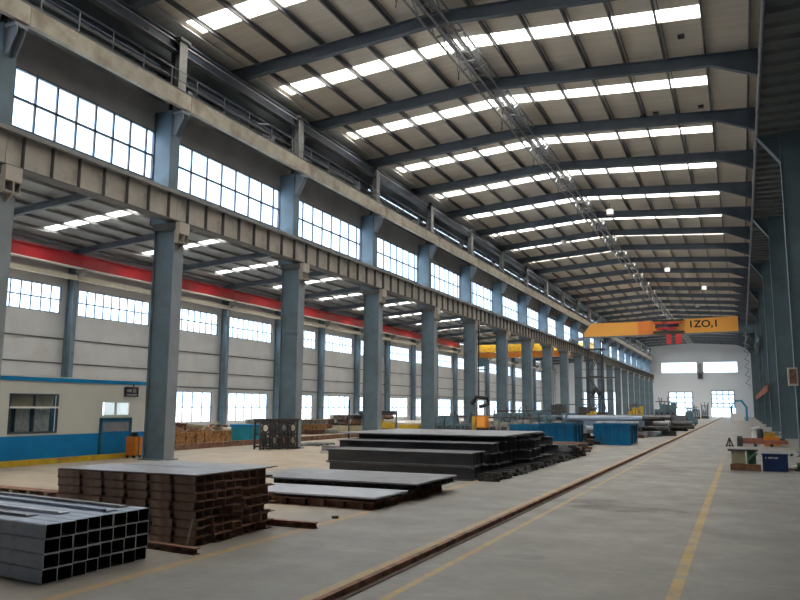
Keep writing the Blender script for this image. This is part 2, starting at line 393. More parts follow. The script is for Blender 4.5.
# ------------------------------------------------------------------ left row: columns
def build_column():
    t = thing('steel_column', '', 'column', (0, 0, 0), 0, 'stepped steel columns between the two halls')
    # origin: far edge of flange at y=0 ; nave face at x=-17.35
    xn, xo, w = -17.35, -18.25, .48
    lo = MB()
    lo.box(xn-.03, xn, -w, 0, .03, 7.75, 1).box(xo, xo+.03, -w, 0, .03, 7.75).box(xo+.03, xn-.03, -w/2-.17, -w/2-.14, .03, 7.75)
    lo.box(xo+.03, xn-.03, -w/2+.14, -w/2+.17, .03, 7.75)
    lo.build('lower_shaft', ['col', 'col_lit'], t)
    sp = MB()
    for z in (1.95, 4.9):
        sp.box(xo+.03, xn-.03, -w+.02, -.02, z, z+.03)
    sp.build('stiffener_plate', 'col', t)
    MB().box(xo-.1, xn+.1, -w-.1, .1, 0, .035).build('base_plate', 'col', t)
    cb = MB()
    cb.box(xo-.05, xn+.04, -w-.03, .03, 7.75, 8.0)
    cb.build('cap', 'girder_dark', t)
    br = MB()
    br.box(xn, xn+.22, -w-.02, .0, 7.6, 8.0).box(xn, xn+.2, -w-.02, 0, 7.28, 7.33)
    br.prism([(xn, 7.05), (xn+.22, 7.3), (xn+.22, 7.6), (xn, 7.6)], 'y', -w/2-.02, -w/2+.02)
    br.box(xn, xn+.18, -.03, 0, 7.3, 7.62).box(xn, xn+.18, -w-.02, -w+.01, 7.3, 7.62)
    br.build('bracket', 'girder', t)
    up = MB(); xu, xv = -17.74, -18.49
    up.box(xu-.025, xu, -w, 0, 8.0, 12.1).box(xv, xv+.025, -w, 0, 8.0, 12.1).box(xv+.025, xu-.025, -w+.03, -w+.055, 8.0, 12.1)
    up.build('upper_shaft', 'col', t)
    kb = MB()
    kb.box(xu, xu+.42, -w+.03, -.03, 11.95, 12.04)
    kb.prism([(xu, 11.2), (xu+.12, 11.2), (xu+.42, 11.75), (xu+.42, 12.0), (xu, 12.0)], 'y', -w+.1, -w+.13)
    kb.prism([(xu, 11.2), (xu+.12, 11.2), (xu+.42, 11.75), (xu+.42, 12.0), (xu, 12.0)], 'y', -.13, -.1)
    kb.build('beam_bracket', 'col_lit', t)
    po = MB(); po.box(-18.49, -17.98, -.25, -.15, 13.3, 13.5); po.box(-17.98, -17.95, -.4, 0, 12.1, 14.75).box(-17.62, -17.59, -.4, 0, 12.1, 14.75, 1).box(-17.95, -17.62, -.22, -.19, 12.1, 14.75, 1)
    po.box(-18.05, -17.5, -.48, .08, 14.7, 14.8)
    po.build('roof_post', ['girder_dark', 'flange'], t)
    return t
c0 = build_column()
for i, y in enumerate(YC):
    o = c0 if i == 0 else copy_tree(c0)
    o.location = (0, y, 0)
    lab = ['blue-grey stepped steel column at the left edge of the picture, nearest of its row', 'blue-grey stepped steel column standing beside the end of the office'][i] if i < 2 else f'blue-grey stepped steel column under the crane girder, {ORD[i]} of its row from the camera'
    o['label'] = lab

# crane runway girder, one per bay
def build_girder(L):
    t = thing('crane_girder', '', 'crane girder', (0, 0, 0), 0, 'runway girders on the left column row')
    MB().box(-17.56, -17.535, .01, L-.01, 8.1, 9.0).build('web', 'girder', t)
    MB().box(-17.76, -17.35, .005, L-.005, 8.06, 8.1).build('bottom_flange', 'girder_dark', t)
    MB().box(-17.80, -17.33, .005, L-.005, 9.0, 9.045).build('top_flange', 'flange', t)
    n_ = 8 if L > 7.5 else 7
    first = None
    for k in range(n_):
        y = (k+.5)*L/n_
        if first is None:
            first = MB().box(-17.535, -17.41, -.008, .008, 8.1, 9.0).build('stiffener', 'girder_dark', t, (0, y, 0))
        else:
            c = first.copy(); COL.objects.link(c); c.parent = t; c.location = (0, y, 0)
    return t
g_short = build_girder(YC[1]-YC[0]); g_short.location = (0, YC[0]-.24, 0)
g_short['label'] = 'grey riveted-look plate girder with vertical stiffeners, left of the office column at the picture edge'
g_short['label'] = 'grey plate girder with vertical stiffeners above the office, shortest and nearest section'
g_front = build_girder(6.7); g_front.location = (0, YC[0]-.24-6.7, 0); g_front['label'] = 'grey plate girder section running out of the left edge of the picture'
g8 = build_girder(8.0)
for i in range(1, len(YC)):
    o = g8 if i == 1 else copy_tree(g8)
    o.location = (0, YC[i]-.24, 0)
    o['label'] = f'grey stiffened plate girder on the left column row, {ORD[i]} full section from the camera'
g_last = o
rl = MB().box(-17.62, -17.46, YC[0]-7, YEND-.3, 9.045, 9.07).box(-17.56, -17.52, YC[0]-7, YEND-.3, 9.07, 9.15).box(-17.575, -17.505, YC[0]-7, YEND-.3, 9.15, 9.185)
tag(rl.build('crane_rail', 'flange'), 'steel crane rail running along the top of the left plate girders', 'rail')

# upper walkway beam, railing, per bay
def build_upper(L):
    t = thing('walkway_beam', '', 'walkway beam', (0, 0, 0), 0, 'upper beams with walkway along the left wall')
    w = MB().box(-17.33, -17.30, 0.01, L-.01, 12.15, 12.64)
    w.box(-17.46, -17.30, 0.01, L-.01, 12.64, 12.67).box(-17.46, -17.30, 0.01, L-.01, 12.12, 12.15)
    w.build('channel', 'upper', t)
    d = MB().box(-18.4, -17.34, 0.01, L-.01, 12.70, 12.76)
    for k in range(5): d.box(-17.98, -17.46, k*L/5+.2, k*L/5+.28, 12.50, 12.70)
    d.build('deck', 'girder_dark', t)
    r = MB()
    nn = 5
    for k in range(nn): r.tube([(-17.42, k*L/nn+.4, 12.76), (-17.42, k*L/nn+.4, 13.45)], .02, 5)
    for z in (13.1, 13.45): r.tube([(-17.42, 0.02, z), (-17.42, L-.02, z)], .016, 5)
    r.build('railing', 'steel', t)
    return t
def upper_clutter(L, seed):
    rr = random.Random(seed); b_ = MB()
    for k in range(12):
        y = rr.uniform(.2, L-.6); z = rr.uniform(12.95, 13.6); b_.tube([(-17.8, y, z), (-17.75, y+rr.uniform(.2, .9), z+rr.uniform(-.25, .25))], rr.uniform(.012, .035), 5)
    for k in range(3):
        y = rr.uniform(.2, L-1.); b_.box(-17.9, -17.7, y, y+rr.uniform(.15, .4), 12.84, 12.84+rr.uniform(.2, .5))
    return b_
us = build_upper(YC[1]-YC[0]); us.location = (0, YC[0], 0); us['label'] = 'weathered beige channel beam with railing above the first row of high windows, shortest section'
uf = build_upper(6.7); uf.location = (0, YC[0]-6.7, 0); uf['label'] = 'weathered beige channel beam leaving the top left corner of the picture'
u8 = build_upper(8.0)
cl = upper_clutter(8, 5).build('pipework', 'steel', u8)
for i in range(1, len(YC)):
    o = u8 if i == 1 else copy_tree(u8)
    o.location = (0, YC[i], 0)
    o['label'] = f'weathered beige channel beam with railing over the high windows, {ORD[i]} full section from the camera'
# diagonal light tie rods between post tops
# eave beam per bay
def build_eave(L):
    t = thing('eave_beam', '', 'eave beam', (0, 0, 0), 0, 'eave beams carrying the left rafter ends')
    MB().box(-17.90, -17.88, 0.01, L-.01, 14.36, 14.8).build('web', 'rafter', t)
    MB().box(-18.0, -17.72, 0.01, L-.01, 14.32, 14.36).build('bottom_flange', 'purlin', t)
    MB().box(-18.0, -17.72, 0.01, L-.01, 14.8, 14.84).build('top_flange', 'rafter', t)
    MB().box(-17.72, -17.70, 0.01, L-.01, 14.62, 14.68).build('lower_cable_tray', 'flange', t)
    MB().box(-18.49, -18.36, 0.01, L-.01, 13.62, 13.74).build('wall_girt', 'purlin', t)
    MB().box(-18.49, -18.38, 0.01, L-.01, 13.2, 13.26).build('lower_wall_girt', 'flange', t)
    MB().box(-18.49, -18.33, 0.01, L-.01, 14.1, 14.2).build('upper_wall_girt', 'rafter', t)
    return t
es = build_eave(YC[1]-YC[0]); es.location = (0, YC[0], 0); es['label'] = 'dark eave beam at the top left of the picture, shortest section'
ef = build_eave(6.7); ef.location = (0, YC[0]-6.7, 0); ef['label'] = 'dark eave beam outside the top left corner of the picture'
e8 = build_eave(8.0)
for i in range(1, len(YC)):
    o = e8 if i == 1 else copy_tree(e8)
    o.location = (0, YC[i], 0); o['label'] = f'dark eave beam along the left roof edge, {ORD[i]} full section from the camera'
tag(MB().box(-17.86, -17.66, YN+.1, YEND-.1, roofz(-17.7)+.05, roofz(-17.7)+.08).build('eave_trim', 'white_trim'), 'long white sheet trim under the left edge of the main roof', 'trim')

# ------------------------------------------------------------------ wall above the left row (with openings)
b = MB(); b2 = MB(); wins = []
bays = [(YC[0]-6.7, YC[0])] + list(zip(YC[:-1], YC[1:])) + [(YC[-1], YC[-1]+8)]
XW = -18.5
def clad_box(b_, y0, y1, z0, z1): b_.box(XW-.08, XW, y0, y1, z0, z1)
for bi, (y0, y1) in enumerate(bays):
    y1 = min(y1, YEND)
    wy0, wy1 = y0+.2, y1-.45
    if bi == len(bays)-1: wy1 = wy0+.5
    z0, z1 = 9.62, 11.42
    clad_box(b, y0, y1, 9.0, z0)
    clad_box(b, y0, wy0, z0, z1); clad_box(b, wy1, y1, z0, z1)
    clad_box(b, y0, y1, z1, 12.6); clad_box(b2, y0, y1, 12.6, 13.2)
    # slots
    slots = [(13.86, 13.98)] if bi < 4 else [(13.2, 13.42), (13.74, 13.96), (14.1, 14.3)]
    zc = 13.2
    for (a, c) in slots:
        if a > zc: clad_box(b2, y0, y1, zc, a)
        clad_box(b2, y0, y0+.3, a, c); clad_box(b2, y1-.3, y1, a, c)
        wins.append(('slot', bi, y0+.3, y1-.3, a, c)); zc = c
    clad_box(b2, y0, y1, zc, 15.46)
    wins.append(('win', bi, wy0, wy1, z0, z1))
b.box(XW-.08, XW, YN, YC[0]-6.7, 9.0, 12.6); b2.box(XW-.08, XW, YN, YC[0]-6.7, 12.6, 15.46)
struct(b2.build('wall_left_top', 'wall_dark'), 'cladding between the walkway beam and the roof, backlit shade painted dark')  # dark colour paints in the backlit shade of this wall strip
struct(b.build('wall_left', 'clad_hi'), 'grey-brown cladding over the left column row around the high windows')
wn = [0]
def window(y0, y1, z0, z1, x, panes, rows=2, ends=True, axis='x', fr='frame_w', t=.045, mw=.03):
    wn[0] += 1
    w = MB()
    def bx(a0, a1, c0, c1, d=.03):
        if axis == 'x': w.box(x-d, x+d, a0, a1, c0, c1)
        else: w.box(a0, a1, x-d, x+d, c0, c1)
    bx(y0, y1, z0, z0+t, .05); bx(y0, y1, z1-t, z1, .05); bx(y0, y0+t, z0, z1, .05); bx(y1-t, y1, z0, z1, .05)
    for k in range(1, panes):
        yy = y0+(y1-y0)*k/panes if not ends else y0+(y1-y0)*(k-.5)/(panes-1)
        bx(yy-mw, yy+mw, z0, z1)
    for k in range(1, rows): zz = z0+(z1-z0)*k/rows; bx(y0, y1, zz-mw-.005, zz+mw+.005)
    f = struct(w.build(f'window_{wn[0]}', fr))
    g = MB()
    if axis == 'x': g.box(x-.006, x+.006, y0+t, y1-t, z0+t, z1-t)
    else: g.box(y0+t, y1-t, x-.006, x+.006, z0+t, z1-t)
    g.build('pane', 'glass', f)
    return f
for kind, bi, y0, y1, z0, z1 in wins:
    if kind == 'win':
        f = window(y0, y1, z0, z1, XW-.03, 9 if y1-y0 > 3 else 2)
        if bi >= 1: f['label'] = f'high window with small panes above the left girder, {ORD[bi-1]} bay from the picture edge'
    else: window(y0, y1, z0, z1, XW-.03, 3, 1, False)

# ------------------------------------------------------------------ left aisle: outer wall, windows, roof
XO = -39.5
PIL = [11.3 + 8*i for i in range(-2, 21)]
ab = MB()
def seg_wall(b_, y0, y1, openings):
    zs = sorted(openings)
    zc = 0
    for (a, c, ya, yb) in zs:
        b_.box(XO-.1, XO, y0, y1, zc, a)
        b_.box(XO-.1, XO, y0, ya, a, c); b_.box(XO-.1, XO, yb, y1, a, c)
        zc = c
    b_.box(XO-.1, XO, y0, y1, zc, 12.0)
aw = []
ab.box(XO-.1, XO, YN, PIL[0], 0, 12.0)
for i in range(len(PIL)):
    y0 = PIL[i]; y1 = PIL[i+1] if i+1 < len(PIL) else YEND
    y1 = min(y1, YEND)
    if y1-y0 < 6: ab.box(XO-.1, XO, y0, y1, 0, 12.0); continue
    ops = [(7.55, 9.3, y0+.7, y1-.7), (11.35, 11.6, y0+1.2, y1-1.2)]
    if y0 > 26: ops.append((.45, 2.85, y0+1.1, y1-1.1))
    seg_wall(ab, y0, y1, ops); aw += [(i, *q) for q in ops]
ab.build('wall_left_outer', 'clad')
struct(bpy.data.objects['wall_left_outer'], 'pale grey outer wall of the left side hall')
for (i, a, c, ya, yb) in aw:
    if a > 11: window(ya, yb, a, c, XO-.05, 4, 1, False)
    elif a > 5: window(ya, yb, a, c, XO-.05, 9, 2, False)
    else: window(ya, yb, a, c, XO-.05, 5, 2, False)
for z, lab in ((5.9, 'upper'), (4.35, 'middle'), (3.15, 'lower')):
    tag(MB().box(XO, XO+.06, YN, YEND, z, z+.09).build('wall_girt', 'girder_dark'), f'thin dark {lab} horizontal girt along the pale outer wall', 'girt', 'horizontal girts on the outer wall')
def build_pil():
    t = thing('side_column', '', 'column', (0, 0, 0), 0, 'slim columns along the outer wall')
    p = MB().box(-39.4, -39.37, -.36, 0, 0, 11.7).box(-38.83, -38.8, -.36, 0, 0, 11.7).box(-39.37, -38.83, -.2, -.17, 0, 11.7)
    p.build('shaft', 'col', t)
    MB().box(-38.8, -38.1, -.3, -.06, 10.2, 10.42).prism([(-38.8, 9.7), (-38.1, 10.1), (-38.1, 10.2), (-38.8, 10.2)], 'y', -.2, -.16).build('bracket', 'flange', t)
    MB().box(-39.5, -38.7, -.45, .1, 0, .03).build('base_plate', 'col', t)
    return t
p0 = build_pil(); k = 0
for i, y in enumerate(PIL):
    if y > YEND: continue
    o = p0 if k == 0 else copy_tree(p0); k += 1
    o.location = (0, y, 0)
    o['label'] = f'slim blue-grey column on the pale outer wall under the red girder, {ORD[i]} from the near corner'
def build_redg():
    t = thing('red_crane_girder', '', 'crane girder', (0, 0, 0), 0, 'red girders along the outer wall')
    MB().box(-38.42, -38.38, .01, 7.99, 10.5, 11.3).build('web', 'red', t)
    MB().box(-38.62, -38.2, .01, 7.99, 10.44, 10.5).build('bottom_flange', 'white_trim', t)
    MB().box(-38.6, -38.2, .01, 7.99, 11.3, 11.33).build('top_flange', 'red', t)
    return t
rg = build_redg(); k = 0
for i, y in enumerate(PIL):
    if y < 8 or y > 104: continue
    o = rg if k == 0 else copy_tree(rg); k += 1
    o.location = (0, y-.18, 0); o['label'] = f'bright red crane girder section along the outer wall, {ORD[k-1]} from the camera'
tag(MB().box(-38.9, -38.65, YN, YEND-.3, 9.75, 10.05).build('pipe_duct', 'beige'), 'long beige duct running beneath the red girder', 'duct')
# aisle roof
def az(x): return 11.95 + (x+39.6)/10.6*.75 if x < -29 else 12.7 - (x+29)/10.6*3.3
ASK = [y+4 for y in PIL if y+4 < YEND-2]
ed = [YN]
for y in ASK: ed += [y-.42, y+.42]
ed.append(YEND)
b = MB()
for i in range(0, len(ed)-1, 2):
    xa, xb = -39.7, -29.0
    b.prism([(xa, az(xa)), (xb, az(xb)), (xb, az(xb)+.05), (xa, az(xa)+.05)], 'y', ed[i], ed[i+1])
for y in ASK:
    for xa, xb in ((-39.7, -37.6),):
        b.prism([(xa, az(xa)), (xb, az(xb)), (xb, az(xb)+.05), (xa, az(xa)+.05)], 'y', y-.42, y+.42)
for i in range(0, len(ed)-1, 2):
    xa, xb = -29.0, -18.6
    b.prism([(xa, az(xa)), (xb, az(xb)), (xb, az(xb)+.05), (xa, az(xa)+.05)], 'y', ed[i], ed[i+1])
for y in ASK:
    xa, xb = -21, -18.6
    b.prism([(xa, az(xa)), (xb, az(xb)), (xb, az(xb)+.05), (xa, az(xa)+.05)], 'y', y-.42, y+.42)
struct(b.build('ceiling_side', 'roof2'), 'corrugated roof sheeting of the left side hall')
for i, y in enumerate(ASK):
    s_ = thing('side_skylight', f'{ORD[i]} bright skylight strip over the left side hall from the camera end', 'skylight', (0, y, 0), 0, 'skylights over the side hall')
    for xa, xb in ((-37.6, -29.0), (-29.0, -21)):
        MB().prism([(xa, az(xa)+.02), (xb, az(xb)+.02), (xb, az(xb)+.03), (xa, az(xa)+.03)], 'y', -.42, .42).build('translucent_sheet', 'sky', s_)
def build_ar():
    t = thing('side_rafter', '', 'roof beam', (0, 0, 0), 0, 'rafters of the side hall')
    for nm, o0, o1, hw in (('web', -.55, -.2, .012), ('bottom_flange', -.57, -.55, .12), ('top_flange', -.2, -.18, .12)):
        q = MB()
        for xa, xb in ((-39.3, -29), (-29, -18.65)):
            q.prism([(xa, az(xa)+o0), (xb, az(xb)+o0), (xb, az(xb)+o1), (xa, az(xa)+o1)], 'y', -hw, hw)
        q.build(nm, 'rafter', t)
    return t
ar = build_ar(); k = 0
for i, y in enumerate(PIL):
    o = ar if k == 0 else copy_tree(ar); k += 1
    o.location = (0, y-.18, 0); o['label'] = f'dark rafter under the side hall roof, {ORD[i]} from the near end'
for i in range(13):
    x = -38.6 + 1.6*i
    z = az(x)
    tag(MB().box(x-.035, x+.035, YN, YEND, z-.18, z-.02).build('side_purlin', 'purlin'), f'long purlin under the side hall roof, {ORD[i]} from the outer wall', 'purlin', 'purlins of the side hall')

# ------------------------------------------------------------------ end walls and right wall
b = MB()
ops = [(-15.8, -8.5, 9.4, 11.7), (-7.2, -.4, 9.4, 11.7), (-14.6, -9.55, 0, 5.35), (-5.95, -1.25, 0, 5.65)]
def wallY(b_, x0, x1, y0, y1, z0, z1, ops_):
    xs = sorted({x0, x1, *[v for o_ in ops_ for v in o_[:2]]}); zs = sorted({z0, z1, *[v for o_ in ops_ for v in o_[2:]]})
    for i in range(len(xs)-1):
        for j in range(len(zs)-1):
            cx, cz = (xs[i]+xs[i+1])/2, (zs[j]+zs[j+1])/2
            if any(o_[0] < cx < o_[1] and o_[2] < cz < o_[3] for o_ in ops_): continue
            b_.box(xs[i], xs[i+1], y0, y1, zs[j], zs[j+1])
wallY(b, -18.2, XR, YEND, YEND+.15, 0, 16.6, ops)
wallY(b, -39.6, -18.2, YEND, YEND+.15, 0, 13.0, [(-33, -25, 0, 5.3)])
struct(b.build('wall_far', 'endwall_hazed'), 'end wall at the far end of the hall, haze painted into its pale colour')
f = window(-15.8, -8.5, 9.4, 11.7, YEND+.07, 1, 1, False, 'y', 'white_trim'); f['label'] = 'wide high white window on the end wall, left of the vent'
f = window(-7.2, -.4, 9.4, 11.7, YEND+.07, 1, 1, False, 'y', 'white_trim'); f['label'] = 'wide high white window on the end wall, right of the vent'
f = window(-14.6, -9.55, 1.7, 5.35, YEND+.07, 3, 3, False, 'y', 'steel', .22, .09); f['label'] = 'bright glazed doorway light at the left of the end wall'
f = window(-5.95, -1.25, 1.9, 5.65, YEND+.07, 4, 4, False, 'y', 'steel', .22, .09); f['label'] = 'bright glazed doorway light at the right of the end wall'
f = window(-33, -25, 0, 5.3, YEND+.07, 6, 3, False, 'y', 'machine', .1)
t = thing('ventilation_unit', 'grey box vent between the two high windows of the end wall', 'vent', (-7.85, YEND-.35, 8.0))
MB().box(-.55, .55, -.3, .3, 0, 1.6).build('housing', 'steel', t)
MB().box(-.4, .4, -.34, -.3, .2, 1.2).build('grille', 'dark', t)
MB().box(-.3, .3, .0, .3, 1.6, 3.4).build('duct', 'machine', t)
struct(MB().box(-39.6, XR, YN-.15, YN, 0, 16.6).build('wall_near', 'wall_dark'), 'wall behind the camera')
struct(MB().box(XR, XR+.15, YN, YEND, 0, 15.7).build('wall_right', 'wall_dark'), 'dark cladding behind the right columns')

# ------------------------------------------------------------------ right row
def build_rc():
    t = thing('haunched_column', '', 'column', (0, 0, 0), 0, 'dark columns along the right side')
    xn, xo, w = 2.1, 3.15, .5
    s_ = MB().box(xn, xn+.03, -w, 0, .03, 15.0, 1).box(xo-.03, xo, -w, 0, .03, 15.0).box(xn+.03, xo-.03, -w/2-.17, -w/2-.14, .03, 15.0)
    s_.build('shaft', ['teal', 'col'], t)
    MB().box(xn-.1, xo+.1, -w-.1, .1, 0, .035).build('base_plate', 'teal', t)
    h = MB()
    h.prism([(xn, 12.6), (1.26, 13.75), (xn, 13.75)], 'y', -w/2-.02, -w/2+.02)
    h.prism([(xn, 12.52), (xn, 12.6), (1.27, 13.78), (1.20, 13.78)], 'y', -w, 0)
    h.build('haunch', 'teal', t)
    MB().box(1.26, xn, -w, 0, 13.72, 13.78).box(xo, XR, -w/2-.1, -w/2+.1, 13.2, 13.72).build('cross_beam', 'teal', t)
    return t
rc = build_rc()
RY = [20.2 + 16*i for i in range(10)]
for i, y in enumerate(RY):
    o = rc if i == 0 else copy_tree(rc)
    o.location = (0, y, 0); o['label'] = f'dark teal steel column with a knee haunch on the right side, {ORD[i]} from the camera'
# infill walls between right columns (cladding set back)
def build_deck():
    t = thing('walkway_deck', '', 'deck', (0, 0, 0), 0, 'ribbed decks over the right column row')
    L = 16.0
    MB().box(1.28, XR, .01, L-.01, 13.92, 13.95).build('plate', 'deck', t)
    r = MB()
    for k in range(16):
        y = (k+.5)*1.0
        r.prism([(y-.24, 13.92), (y-.14, 13.79), (y+.14, 13.79), (y+.24, 13.92)], 'x', 1.30, XR)
    r.build('ribs', 'deck', t)
    return t
dk = build_deck()
for i, y in enumerate([4.2, *RY[:-1]]):
    o = dk if i == 0 else copy_tree(dk)
    o.location = (0, y-.24, 0); o['label'] = f'dark ribbed deck panel overhead along the right side, {ORD[i]} from the camera'
tag(MB().box(1.18, 1.27, 4, YEND, 13.79, 13.95).box(1.18, 1.21, 4, YEND, 13.95, 14.15).build('edge_angle', 'steel'), 'light grey steel edge angle running along the right overhead deck', 'edge angle')
tag(MB().tube([(1.22, 4, 13.758), (1.22, YEND-1, 13.758)], .033, 8).build('conduit', 'steel'), 'thin conduit under the edge of the right overhead deck', 'conduit')
b = MB().box(1.86, 1.90, 83, 101, 8.4, 9.05).box(1.7, 2.06, 83, 101, 8.36, 8.4).box(1.7, 2.06, 83, 101, 9.05, 9.09).box(1.85, 1.91, 83, 101, 9.09, 9.2)
tag(b.build('runway_girder', 'teal'), 'dark runway girder along the far right columns carrying the orange crane', 'crane girder')
# right side wall sheets between columns
tag(MB().tube([(.95, 14.0, 1.2), (.95, 19, 1.2)], .02, 6).build('handrail', 'steel'), 'thin steel handrail beside the nearest right column', 'handrail') if False else None
t = thing('hose_cabinet', 'dark red hose cabinet with a pale frame on the nearest right column', 'hose cabinet', (2.2, 35.25, 2.95))
MB().box(-.38, -.02, .0, .4, -.2, .55).build('frame', 'beige', t)
MB().box(-.33, -.07, -.02, .0, -.12, .48).build('door', 'rust', t)
t = thing('pipe_rack', 'rusty red pipe run bracketed low along the far right columns', 'pipe rack', (1.95, 66, 3.2))
b = MB()
for k in range(4): b.tube([(-.03, .2*k, .14*k), (-.03, 50+.2*k, .14*k-.1)], .06, 6)
b.build('pipe', 'rust_pink', t)
b = MB()
for k in range(4): b.box(-.1, .14, 2+k*16, 2.1+k*16, -.12, .6)
b.build('bracket', 'rust', t)
# ------------------------------------------------------------------ main overhead crane
YB = 88.0
t = thing('bridge_crane', 'orange overhead bridge crane spanning the main hall near the far end', 'crane', (0, YB, 0))
zb, zt = 9.95, 11.6
b = MB().prism([(-16.15, 9.85), (-8.4, 9.9), (-8.4, 11.4), (-15.3, 11.38), (-16.2, 10.3)], 'y', -.35, .35)
b.prism([(-8.4, 9.9), (.1, 9.98), (.1, 11.6), (-8.4, 11.4)], 'y', -.35, .35)
b.build('box_girder', 'crane', t)
MB().prism([(-10.2, 9.9), (-8.6, 9.9), (-8.6, 11.38), (-10.2, 11.38)], 'y', -.37, -.352).build('orange_panel', 'crane2', t)
MB().prism([(-16.1, 9.74), (.1, 9.85), (.1, 9.97), (-16.1, 9.84)], 'y', -.42, .42).build('bottom_flange', 'steel', t)
MB().box(-17.4, -16.1, -.25, .25, 9.45, 9.84).build('end_support', 'steel', t)
b = MB().prism([(-17.7, 9.2), (-17.3, 9.2), (-17.3, 9.55), (-17.7, 9.55)], 'y', -1.8, 1.8).build('end_truck', 'steel', t)
b = MB().box(1.72, 2.04, -1.8, 1.8, 9.22, 9.9).build('end_truck', 'teal', t)
MB().box(.11, 1.72, -.3, .3, 9.85, 10.6).build('end_support', 'teal', t)
tr = MB().box(-8.5, -5.3, -1.15, -.45, 9.95, 10.15).box(-8.5, -5.3, -1.15, -.45, 11.3, 11.42).build('trolley_frame', 'dark', t)
b = MB().tube([(-8.3, -.8, 10.7), (-5.8, -.8, 10.85)], .22, 12)
b.box(-7.6, -7.0, -1.1, -.5, 10.1, 11.2).build('hoist_drum', 'dark', t)
MB().box(-8.4, -5.5, -1.18, -1.15, 10.95, 11.12).box(-8.1, -6.0, -1.2, -1.16, 10.3, 10.55).build('rope_guard', 'red_hook', t)
for dx, wd in ((-6.9, .42), (-5.9, .48)):
    hb = MB().prism([(dx-wd*.7, 8.75), (dx+wd*.7, 8.75), (dx+wd*.55, 9.8), (dx-wd*.55, 9.8)], 'y', -1.05, -.55).build('hook_block', 'red_hook', t)
    MB().tube([(dx, -.8, 9.8), (dx, -.8, 10.3)], .04, 6).build('rope', 'steel', hb)
b = MB()
for k in range(7):
    z = 9.9-.85*k
    b.tube([(.8, -.2, z), (.5, -.2, z-.35), (.95, -.2, z-.6), (.8, -.2, z-.85)], .06, 6)
b.build('festoon_cable', 'tube', t)
# writing
def text(s_, name, mat, parent, loc, size, rx=PI/2, rz=0, ext=.01, sx=1.0, label=None):
    cu = bpy.data.curves.new(name, 'FONT'); cu.body = s_; cu.size = size; cu.extrude = ext; cu.offset = .02*size
    ob = bpy.data.objects.new('tmp', cu); COL.objects.link(ob)
    dg = bpy.context.evaluated_depsgraph_get(); me = bpy.data.meshes.new_from_object(ob.evaluated_get(dg))
    bpy.data.objects.remove(ob); me.materials.clear(); me.materials.append(M[mat])
    o_ = bpy.data.objects.new(name, me); COL.objects.link(o_)
    o_.location = loc; o_.rotation_euler = (rx, 0, rz); o_.scale = (sx, 1, 1)
    if parent: o_.parent = parent
    if label: o_['label'] = label
    return o_
text("1ZO,1", 'lettering', 'black', t, (-4.9, -.37, 10.55), 1.05, ext=.01, sx=1.1, label='black painted characters on the crane girder')

# aisle crane
t = thing('side_crane', 'yellow and orange overhead crane in the left side hall, seen between columns', 'crane', (0, 112, 0))
MB().box(-38.2, -18.9, -.3, .3, 10.2, 11.3).build('box_girder', 'yellow', t)
MB().box(-38.2, -18.9, -1.6, -1.1, 9.2, 10.0).build('hoist_girder', 'orange', t)
MB().box(-38.4, -37.9, -2.2, 1.2, 9.9, 10.5).build('end_truck', 'crane2', t)
MB().box(-19.2, -18.6, -2.2, 1.2, 9.0, 9.9).build('end_truck', 'crane2', t)
MB().box(-36.5, -35.0, -2.1, -1.7, 7.9, 9.2).box(-36.7, -34.8, -1.9, -1.8, 7.3, 7.5).build('cab_panel', 'machine_blue', t)

# ladder tower at the column row
t = thing('access_tower', 'dark lattice access tower in front of the left columns beneath the orange crane', 'tower', (-15.5, 90, 0))
b = MB()
for x in (-.85, .85):
    for y in (-.6, .6): b.tube([(x, y, 0), (x, y, 9.6)], .07, 6)
b.build('posts', 'stairs', t)
b = MB()
for z0, z1, s_ in ((.4, 3, 1), (3, 5.4, -1), (5.4, 8.6, 1)):
    for y in (-.6, .6): b.bar((-.85*s_, y, z0), (.85*s_, y, z1), .08)
for z in (3, 5.4, 8.6): b.bar((-.85, -.6, z), (.85, -.6, z), .09).bar((-.85, .6, z), (.85, .6, z), .09)
b.build('brace', 'stairs', t)
for z, w in ((2.7, 1.7), (5.2, 2.1), (8.5, 1.0)):
    MB().box(-w, w+.3, -.7, .7, z, z+.1).build('platform', 'dark', t)
b = MB()
for k in range(14): b.bar((-.6, -.2-.0*k, .3+.22*k), (.6, -.2, .3+.22*k), .05)
b.build('ladder_rungs', 'stairs', t)
b = MB()
for z in (3.7, 6.2): b.bar((-1.5, -.7, z), (2.2, -.7, z), .05)
b.build('guard_rail', 'stairs', t)
MB().tube([(-.5, 0, 3.3), (.0, .2, 3.9), (.5, 0, 3.4)], .35, 8).build('bundle', 'dark', t)

# ------------------------------------------------------------------ floor rail
t = thing('floor_rail', 'rusty crane rail set in the concrete floor along the hall', 'rail', (-3.6, 0, 0))
MB().box(-.10, .10, 2, YEND-1, .002, .012).build('base_strip', 'rail', t)
MB().box(-.035, .035, 2, YEND-1, .012, .07).build('rail_head', 'rust', t)

# ------------------------------------------------------------------ office
OX = -19.6
t = thing('office_cabin', 'white site office with blue lower band beside the first big column', 'office')
b = MB()
oy0, oy1 = 6.0, 21.35
